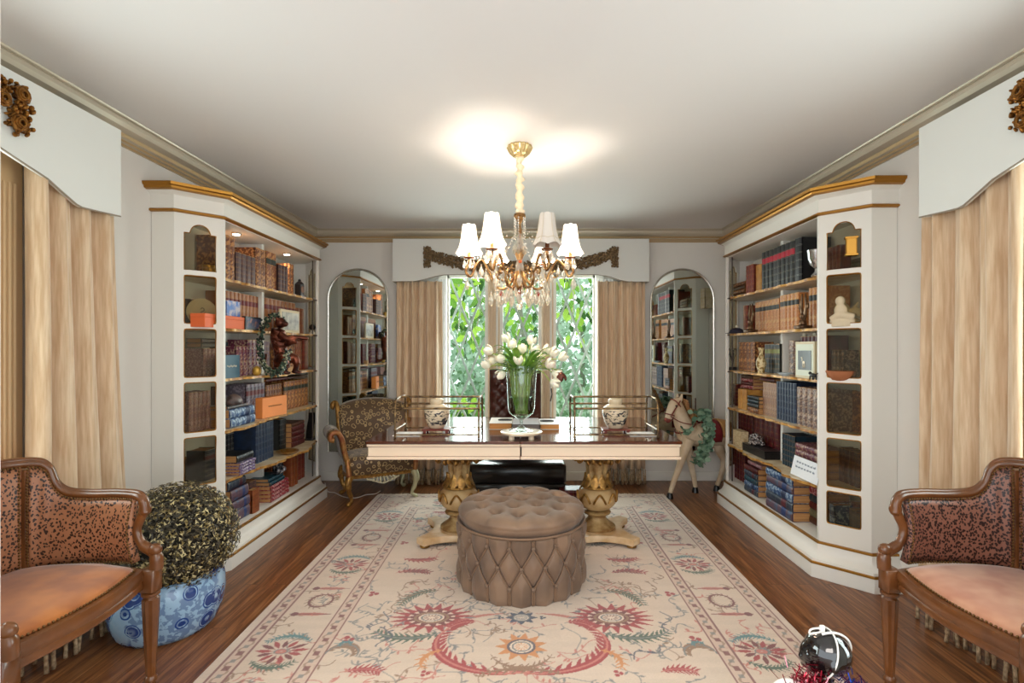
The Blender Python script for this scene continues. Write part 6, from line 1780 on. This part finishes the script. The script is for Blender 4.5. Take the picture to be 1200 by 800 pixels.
# small white-banded ornaments beside the post, left
# RIGHT
p = onshelf(KR,0,957,.045); t = thing('trophy_cup', 'silver two-handled trophy cup beside the column on the right bookcase', 'trophy', (p.x,p.y,p.z), PI/2)
MB().lathe([(.03,.0),(.034,.006),(.012,.03),(.01,.05),(.03,.07),(.05,.11),(.056,.165),(.058,.17),(.052,.168),(.045,.11),(.005,.08)],28).build('bowl', mat('silver', (200,204,206), .15, metal=.95), t, smooth=50)
for sx in (-1,1): MB().tube(spline([(sx*.05,0,.15),(sx*.075,0,.178),(sx*.092,0,.15),(sx*.08,0,.10),(sx*.045,0,.075),(sx*.03,0,.08)],5), .004, 6).build('handle', MATS['silver'], t, smooth=180)
c_ = onshelf(KR,0,1000,.12); t = thing('gilt_ornament', 'upright gilt block ornament on the olive books in the right column', 'ornament', (c_.x-.0,c_.y+.02,LEV[0]+.0925), -.4)
MB().cbox(-.028,.028,-.02,.02,0,.115,.005).cbox(-.034,.034,-.025,.025,0,.012,.003).cbox(-.034,.034,-.025,.025,.103,.115,.003).build('body', mat('bright_gold', (236,178,84), .25, metal=.7), t)
# winged bookends (harps)
m_wing = mat('aged_brass_wing', (128,96,66), .35, metal=.7, c2=(80,58,40), ns=30)
for px, lb in ((879.5,'mirror end'),(941,'column end')):
    c_ = onshelf(KR,1,px,.045); t = thing('winged_bookend', f'aged brass winged bookend at the {lb} of the tan set, right bookcase', 'bookend', c_, -PI/2, group='winged bookends')
    b = MB(); b.cbox(-.05,.05,-.04,.04,0,.022,.005); b.tube([(0,0,.02),(0,0,.06)], [.026,.02], 10); b.ball((0,0,.085),(.02,.02,.026),10,8)
    for sx in (-1,1):
        for q in range(6):
            b.tube(spline([(sx*.006,.004,.05+.008*q),(sx*(.028+.003*q),.006,.12+.01*q),(sx*(.020+.006*q),.006,.24-.022*q)],4), [.010]*4+[.009]*4+[.003], 6)
    b.build('body', m_wing, t, smooth=180)
c_ = onshelf(KR,1,863,.06); t = thing('cap', 'dark navy cap lying at the mirror end of the second shelf, right bookcase', 'cap', c_)
MB().lathe([(.055,0),(.058,.012),(.05,.035),(.025,.048),(.003,.05)],24,sq=1.3).build('crown', mat('navy_felt', (30,24,44), .8), t, smooth=60)
MB().lathe([(.004,.004),(.05,.001),(.052,.004),(.02,.008)],20,c=(-.045,0,0),sq=1.0).build('brim', MATS['navy_felt'], t, smooth=60)
t2 = MB(); t2.ball((c_.x+.0,c_.y-.01,c_.z+.064),(.014,.014,.013),8,6); t2 = t2.build('white_flower', m_ivory, smooth=180); tag(t2,'tiny white ornament on the navy cap','ornament')
# tongs vase
c_ = onshelf(KR,2,858.5,.06); t = thing('twig_ornament', 'small dark pot with black twigs at the mirror end of the third shelf', 'ornament', c_)
MB().cbox(-.03,.03,-.03,.03,0,.03,.006).build('pot', m_blk, t); w_ = MB(); rnd = random.Random(3)
for k in range(7): a = k*.9; w_.tube(spline([(0,0,.03),(.01*math.cos(a),.01*math.sin(a),.1),(.035*math.cos(a),.035*math.sin(a),.16),(.03*math.cos(a+.5),.03*math.sin(a+.5),.20)],4), .0028, 5)
w_.build('twigs', m_blk, t, smooth=180)
c_ = onshelf(KR,2,892,.06); t = thing('small_vase', 'slim cream and gold patterned vase on the third shelf, right bookcase', 'vase', c_)
MB().lathe([(.022,0),(.026,.004),(.024,.02),(.038,.06),(.04,.09),(.024,.13),(.013,.15),(.016,.18),(.026,.205),(.022,.206),(.012,.17),(.003,.165)],24).build('body', mat('cream_gold_pattern', (228,206,158), .3, c2=(140,108,50), ns=45, ramp=(.48,.56)), t, smooth=60)
t, w = box_thing('horse_picture', 'pale-framed picture of a white horse on black, third shelf of right bookcase', 'picture frame', KR,2,932,954.5,.035,.245,.02,mat('pale_wood_frame', (206,190,150), .4))
MB().box(-w+.014,w-.014,-.002,0,.016,.228).build('mount', mat('pale_mount', (222,226,206), .5), t)
MB().box(-w+.042,w-.034,-.004,-.002,.055,.185).build('print', m_blk, t)
hm = MB(); q = -.006
hm.ball((-.003,q,.105),(.016,.0015,.010),10,6); hm.ball((-.020,q,.125),(.006,.0015,.014),8,6); hm.ball((-.027,q,.137),(.009,.0015,.005),8,6)
for dx, dz in ((-.014,0),(-.006,0),(.006,0),(.012,0)): hm.tube([(dx,q,.10),(dx+.002,q,.07)], .0022, 5)
hm.build('horse', m_ivory, t, smooth=180)
c_ = onshelf(KR,2,920,.04); o = MB().lathe([(.02,0),(.024,.004),(.05,.018),(.054,.024),(.05,.024),(.02,.008),(.002,.007)],24).build('small_dish', mat('blue_white_dish', (196,214,224), .2), smooth=60); o.location = c_; tag(o,'small pale blue dish on the third shelf before the divider, right bookcase','dish')
c_ = onshelf(KR,2,953,-.01); t = thing('dark_figurine', 'little dark animal figurine before the framed horse picture', 'figurine', c_, PI/2)
b = MB(); b.ball((0,0,.028),(.032,.014,.014),12,8); b.ball((.035,0,.04),(.013,.010,.011),10,6)
for dx in (-.022,.02):
    for sy in (-1,1): b.tube([(dx,sy*.007,.024),(dx+.004,sy*.009,.0)], [.006,.004], 6)
b.tube([(-.03,0,.032),(-.05,0,.044)], .003, 5); b.build('body', m_blk, t, smooth=180)
for px in (943,955):
    c_ = onshelf(KR,2,px,.20); o = MB().cbox(-.012,.012,-.012,.012,0,.024,.003).build('die', m_ivory); o.location = (c_.x,c_.y,LEV[2]+.287); o.rotation_euler=(0,0,.4); tag(o, f'white die on top of the maroon books, {"left" if px<950 else "right"} of the two', 'die', 'white dice')
t, w = box_thing('cream_box', 'cream ribbed box pair standing at the mirror end of the fifth shelf, right bookcase', 'box', KR,4,858,868,.05,.135,.07,mat('cream_ribbed', (222,204,164), .6, c2=(180,150,108), ns=60))
t, w = box_thing('black_casket', 'long black lacquer box under the silver ornament, fifth shelf of right bookcase', 'box', KR,4,870,896,.02,.065,.14,m_blk,lid=m_blk)
c_ = Vector((KR.xf+.08, yof(KR,886,KR.xf+.08), LEV[4]+.0665)); sv = MB(); rnd = random.Random(9)
for k in range(70):
    a = rnd.uniform(0,2*PI); e_ = rnd.uniform(0,1.3); r_ = .055
    sv.ball((r_*math.cos(a)*math.cos(e_), .085*math.sin(a)*math.cos(e_), .012+.075*math.sin(e_)), rnd.uniform(.008,.015), 8, 5)
sv.lathe([(.05,0),(.05,.04),(.02,.06),(.002,.062)],20,sq=1.5)
o = sv.build('silver_casket', mat('silver_knobbly', (150,142,140), .2, metal=.9), smooth=180); o.location = c_; tag(o, 'knobbly silver flower ornament on the black box, right bookcase', 'ornament')
t, w = box_thing('note_card', 'white card with handwriting propped on the fifth shelf, right bookcase', 'card', KR,4,926,957,-.012,.001,.003,m_ivory)
for ch_ in list(t.children): bpy.data.objects.remove(ch_)
cdm = T(0,0,.0,rx=-.22,rz=0)
MB().box(-w,w,0,.002,.004,.135,M=cdm).build('card', mat('white_card', (236,238,242), .6), t, smooth=0)
s_ = MB()
for r_, z_ in enumerate((.098,.066)):
    for i_ in range(7):
        x0_ = -w*.72+i_*w*.21; L_n = w*.15
        s_.tube([cdm @ Vector((x0_+L_n*j/10, -.0012, z_+.006*math.sin(j*1.7+i_*2+r_)+(.006 if (i_+j) % 5 == 0 else 0))) for j in range(11)], .0009, 4)
s_.build('handwriting', mat('grey_ink', (110,120,140), .7), t, smooth=0)
t.rotation_euler.y = 0
# white sculpture in the right column
c_ = onshelf(KR,1,990,.12); t = thing('stone_sculpture', 'pale carved stone figure group in the right column', 'sculpture', (c_.x,c_.y,LEV[1]+.001), -.6)
b = MB(); b.loft([[(.085*k*math.cos(a), .05*k*math.sin(a), z) for a in [2*PI*i/20 for i in range(20)]] for k,z in ((1,0),(.96,.04),(.7,.05))])
b.ball((-.015,0,.10),(.045,.04,.05),14,10); b.ball((-.022,-.01,.158),(.03,.03,.032),12,8); b.tube(spline([(.02,0,.08),(.06,-.01,.10),(.085,-.01,.06)],4), .020, 8); b.tube(spline([(-.07,-.01,.045),(-.02,-.03,.07),(.05,-.03,.055)],4), .022, 8); b.tube([(.04,0,.10),(.07,0,.15)],[.012,.006],8)
b.build('figures', mat('pale_stone', (214,196,166), .6), t, smooth=180, remesh=.005)
c_ = onshelf(KR,2,985,.10); t = thing('wicker_bowl', 'terracotta-coloured twisted bowl in the right column', 'bowl', (c_.x,c_.y,LEV[2]+.001))
MB().lathe([(.03,0),(.05,.006),(.075,.04),(.082,.06),(.07,.062),(.05,.03),(.004,.02)],28,fl=(14,.05)).build('bowl', mat('terracotta', (176,110,72), .7), t, smooth=60)
# beads hanging from the left case far end, small red ornament etc. on the violet stack

place_books()
# ---------------------------------------------------------------- outside the windows
struct(MB().box(-12,12,WF+.25,22,-.25,-.2).build('ground', mat('lawn', (120,150,104), .9, c2=(90,126,80), ns=3), smooth=0))
rnd = random.Random(77)
def leaf(mb, c, ln, w, d, n, mi):
    d = d.normalized(); s = d.cross(n).normalized(); 
    mb.add([c, c+d*ln*.3+s*w*.5, c+d*ln*.65+s*w*.42-n*ln*.05, c+d*ln-n*ln*.12, c+d*ln*.65-s*w*.42-n*ln*.05, c+d*ln*.3-s*w*.5], [(0,1,2,3,4,5)], mi)
def rv(): return Vector((rnd.gauss(0,1),rnd.gauss(0,1),rnd.gauss(0,1))).normalized()
def trans_leaf(name, c, tr=.5):
    m = bpy.data.materials.new(name); m.use_nodes = True; nt = m.node_tree; nt.nodes.clear(); L = nt.links.new
    o = nt.nodes.new('ShaderNodeOutputMaterial'); mx = nt.nodes.new('ShaderNodeMixShader'); a = nt.nodes.new('ShaderNodeBsdfDiffuse'); b = nt.nodes.new('ShaderNodeBsdfTranslucent')
    a.inputs[0].default_value = lin(c); b.inputs[0].default_value = lin(c); mx.inputs[0].default_value = tr
    L(a.outputs[0], mx.inputs[1]); L(b.outputs[0], mx.inputs[2]); L(mx.outputs[0], o.inputs[0]); return m
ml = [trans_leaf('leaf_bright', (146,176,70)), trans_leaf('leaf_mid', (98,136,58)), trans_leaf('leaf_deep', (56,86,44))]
m_bark = mat('pale_bark', (130,128,112), .9)
def vine_branch(pts, lab, n, size, spread):
    n = int(n*.45); size *= .8
    t = thing('leafy_branch', lab, 'branch', (0,0,0), group='leafy branches outside the window')
    sp = spline(pts,6); MB().tube(sp, .009, 6).build('stem', m_bark, t)
    mb = MB()
    for i in range(n):
        p = sp[int(rnd.random()*len(sp))]+Vector((rnd.gauss(0,spread),rnd.gauss(0,spread*.8),rnd.gauss(0,spread)))
        d = Vector((rnd.gauss(0,.6),rnd.gauss(0,.4),-1+rnd.gauss(0,.6))); nn = (rv()*.6+Vector((0,-1,.3))).normalized(); s = size*rnd.uniform(.7,1.25)
        leaf(mb, p, s, s*.5, d, nn, rnd.choice([0,0,1,1,2]))
    mb.build('foliage', ml, t, smooth=0, recalc=False)
def W(px,py,D): return P(px,py,D)
vine_branch([W(524,300,6.6),W(540,345,6.5),W(536,390,6.4)], 'bright leafy branch outside the left window light', 150, .20, .15)
vine_branch([W(556,310,6.9),W(562,360,6.8),W(556,395,6.7)], 'second leafy branch outside the left window light', 130, .18, .13)
vine_branch([W(596,330,6.8),W(608,372,6.7),W(604,392,6.6)], 'leafy branch outside the middle window light', 130, .17, .15)
vine_branch([W(655,305,6.8),W(672,345,6.6),W(668,385,6.5)], 'leafy branch outside the right window light', 150, .17, .13)
vine_branch([W(692,300,7.0),W(697,345,6.9),W(690,365,6.9)], 'leafy branch at the right edge of the right window light', 70, .17, .10)
vine_branch([W(528,505,6.6),W(540,480,6.7),W(560,470,6.8)], 'low leafy branch outside the left window light', 90, .18, .10)
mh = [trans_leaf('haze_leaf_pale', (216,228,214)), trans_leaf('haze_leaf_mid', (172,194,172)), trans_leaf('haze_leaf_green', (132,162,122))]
def tree(x, y, h, r, lab, n, size, low=.2, sk=0):
    t = thing('tree', lab, 'tree', (x,y,-.2), group='trees in the garden')
    tk = MB(); tk.tube(spline([(0,0,0),(.1,.05,h*.3),(-.05,0,h*.6),(.1,0,h*.95)],6), [.09-.0045*i for i in range(19)], 8)
    for k in range(16):
        a = rnd.uniform(0,2*PI); z = h*rnd.uniform(.15,.8); L_ = r*rnd.uniform(.6,1)
        tk.tube(spline([(0,0,z),(L_*.4*math.cos(a),L_*.4*math.sin(a),z+.2*L_),(L_*math.cos(a),L_*math.sin(a),z+.75*L_)],4), [.03]*4+[.018]*4+[.008], 5)
    tk.build('trunk', m_bark, t, smooth=180)
    mb = MB()
    for i in range(n):
        d = rv(); rr = r*rnd.uniform(.35,1)**.6; c = Vector((d.x*rr, d.y*rr, h*.55+d.z*h*.5))
        if c.z < low: continue
        c += Vector((noise.noise(c*1.3),noise.noise(c*1.3+Vector((9,0,0))),0))*.6
        leaf(mb, c, size*rnd.uniform(.7,1.3), size*.55, rv()+Vector((0,0,-.4)), (rv()+Vector((0,-1,0))).normalized(), rnd.choice([0,1,1,2]))
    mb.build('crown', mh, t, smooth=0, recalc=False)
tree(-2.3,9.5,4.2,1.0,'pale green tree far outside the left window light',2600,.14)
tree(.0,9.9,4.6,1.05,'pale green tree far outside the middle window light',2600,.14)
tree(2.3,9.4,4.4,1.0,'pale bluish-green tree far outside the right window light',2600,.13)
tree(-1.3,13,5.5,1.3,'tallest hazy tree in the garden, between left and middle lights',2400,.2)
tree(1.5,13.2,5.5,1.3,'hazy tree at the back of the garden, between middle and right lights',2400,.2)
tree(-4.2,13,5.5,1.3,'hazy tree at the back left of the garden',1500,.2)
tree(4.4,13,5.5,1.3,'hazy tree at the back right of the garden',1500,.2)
for i, (x, y, lb) in enumerate(((-1.5,7.9,'left'),(.0,8.0,'middle'),(1.5,7.9,'right'))):
    t = thing('shrub', f'low pale shrub outside below the {lb} window light', 'shrub', (x,y,-.2), group='garden shrubs'); mb = MB()
    for k in range(1500):
        d = rv(); c = Vector((d.x*.68,d.y*.4,.55+d.z*.6)); leaf(mb, c, .11, .06, rv(), (rv()+Vector((0,-1,0))).normalized(), rnd.choice([0,1,1,2]))
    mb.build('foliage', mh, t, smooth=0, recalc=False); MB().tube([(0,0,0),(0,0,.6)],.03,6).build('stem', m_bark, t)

# ---------------------------------------------------------------- daylight, camera
wd = bpy.data.worlds.new('World'); scene.world = wd; wd.use_nodes = True
bg = wd.node_tree.nodes['Background']; bg.inputs['Color'].default_value = (.88,.95,1.0,1); bg.inputs['Strength'].default_value = WORLD
def area(name, loc, rot, sx, sy, e, col=(1,1,1)):
    l = bpy.data.lights.new(name,'AREA'); l.shape = 'RECTANGLE'; l.size = sx; l.size_y = sy; l.energy = e; l.color = col
    o = bpy.data.objects.new(name,l); COL.objects.link(o); o.location = loc; o.rotation_euler = rot; return o
# daylight falling in through the window openings
area('window_daylight_left', (WL-.35,1.62,1.35), (0,-PI/2,0), 1.9,1.0, SIDE, (.93,.97,1))
area('window_daylight_right', (WR+.35,1.62,1.35), (0,PI/2,0), 1.9,1.0, SIDE, (.93,.97,1))
area('window_daylight_far', (0,WF+.6,1.5), (-PI/2,0,0), 1.6,1.8, FAR, (.93,.98,1))
# unseen fill light added in the hall behind the camera, to brighten the room
area('added_hall_fill', (0,-.7,2.6), (math.radians(35),0,0), 2.0,1.2, HALL_FILL, (1,.93,.86))
cam = bpy.data.cameras.new('Camera'); co = bpy.data.objects.new('Camera', cam); COL.objects.link(co)
co.location = (0,0,CAMZ); co.rotation_euler = (PI/2,0,0)
cam.sensor_width = 36; cam.lens = 36*F/1200; cam.shift_x = -(CX-600)/1200; cam.shift_y = (CY-400)/1200; cam.clip_start = .02
scene.camera = co
scene.view_settings.view_transform = 'Standard'; scene.view_settings.look = 'None'; scene.view_settings.gamma = 1; scene.view_settings.use_curve_mapping = False
scene.view_settings.exposure = EXPO
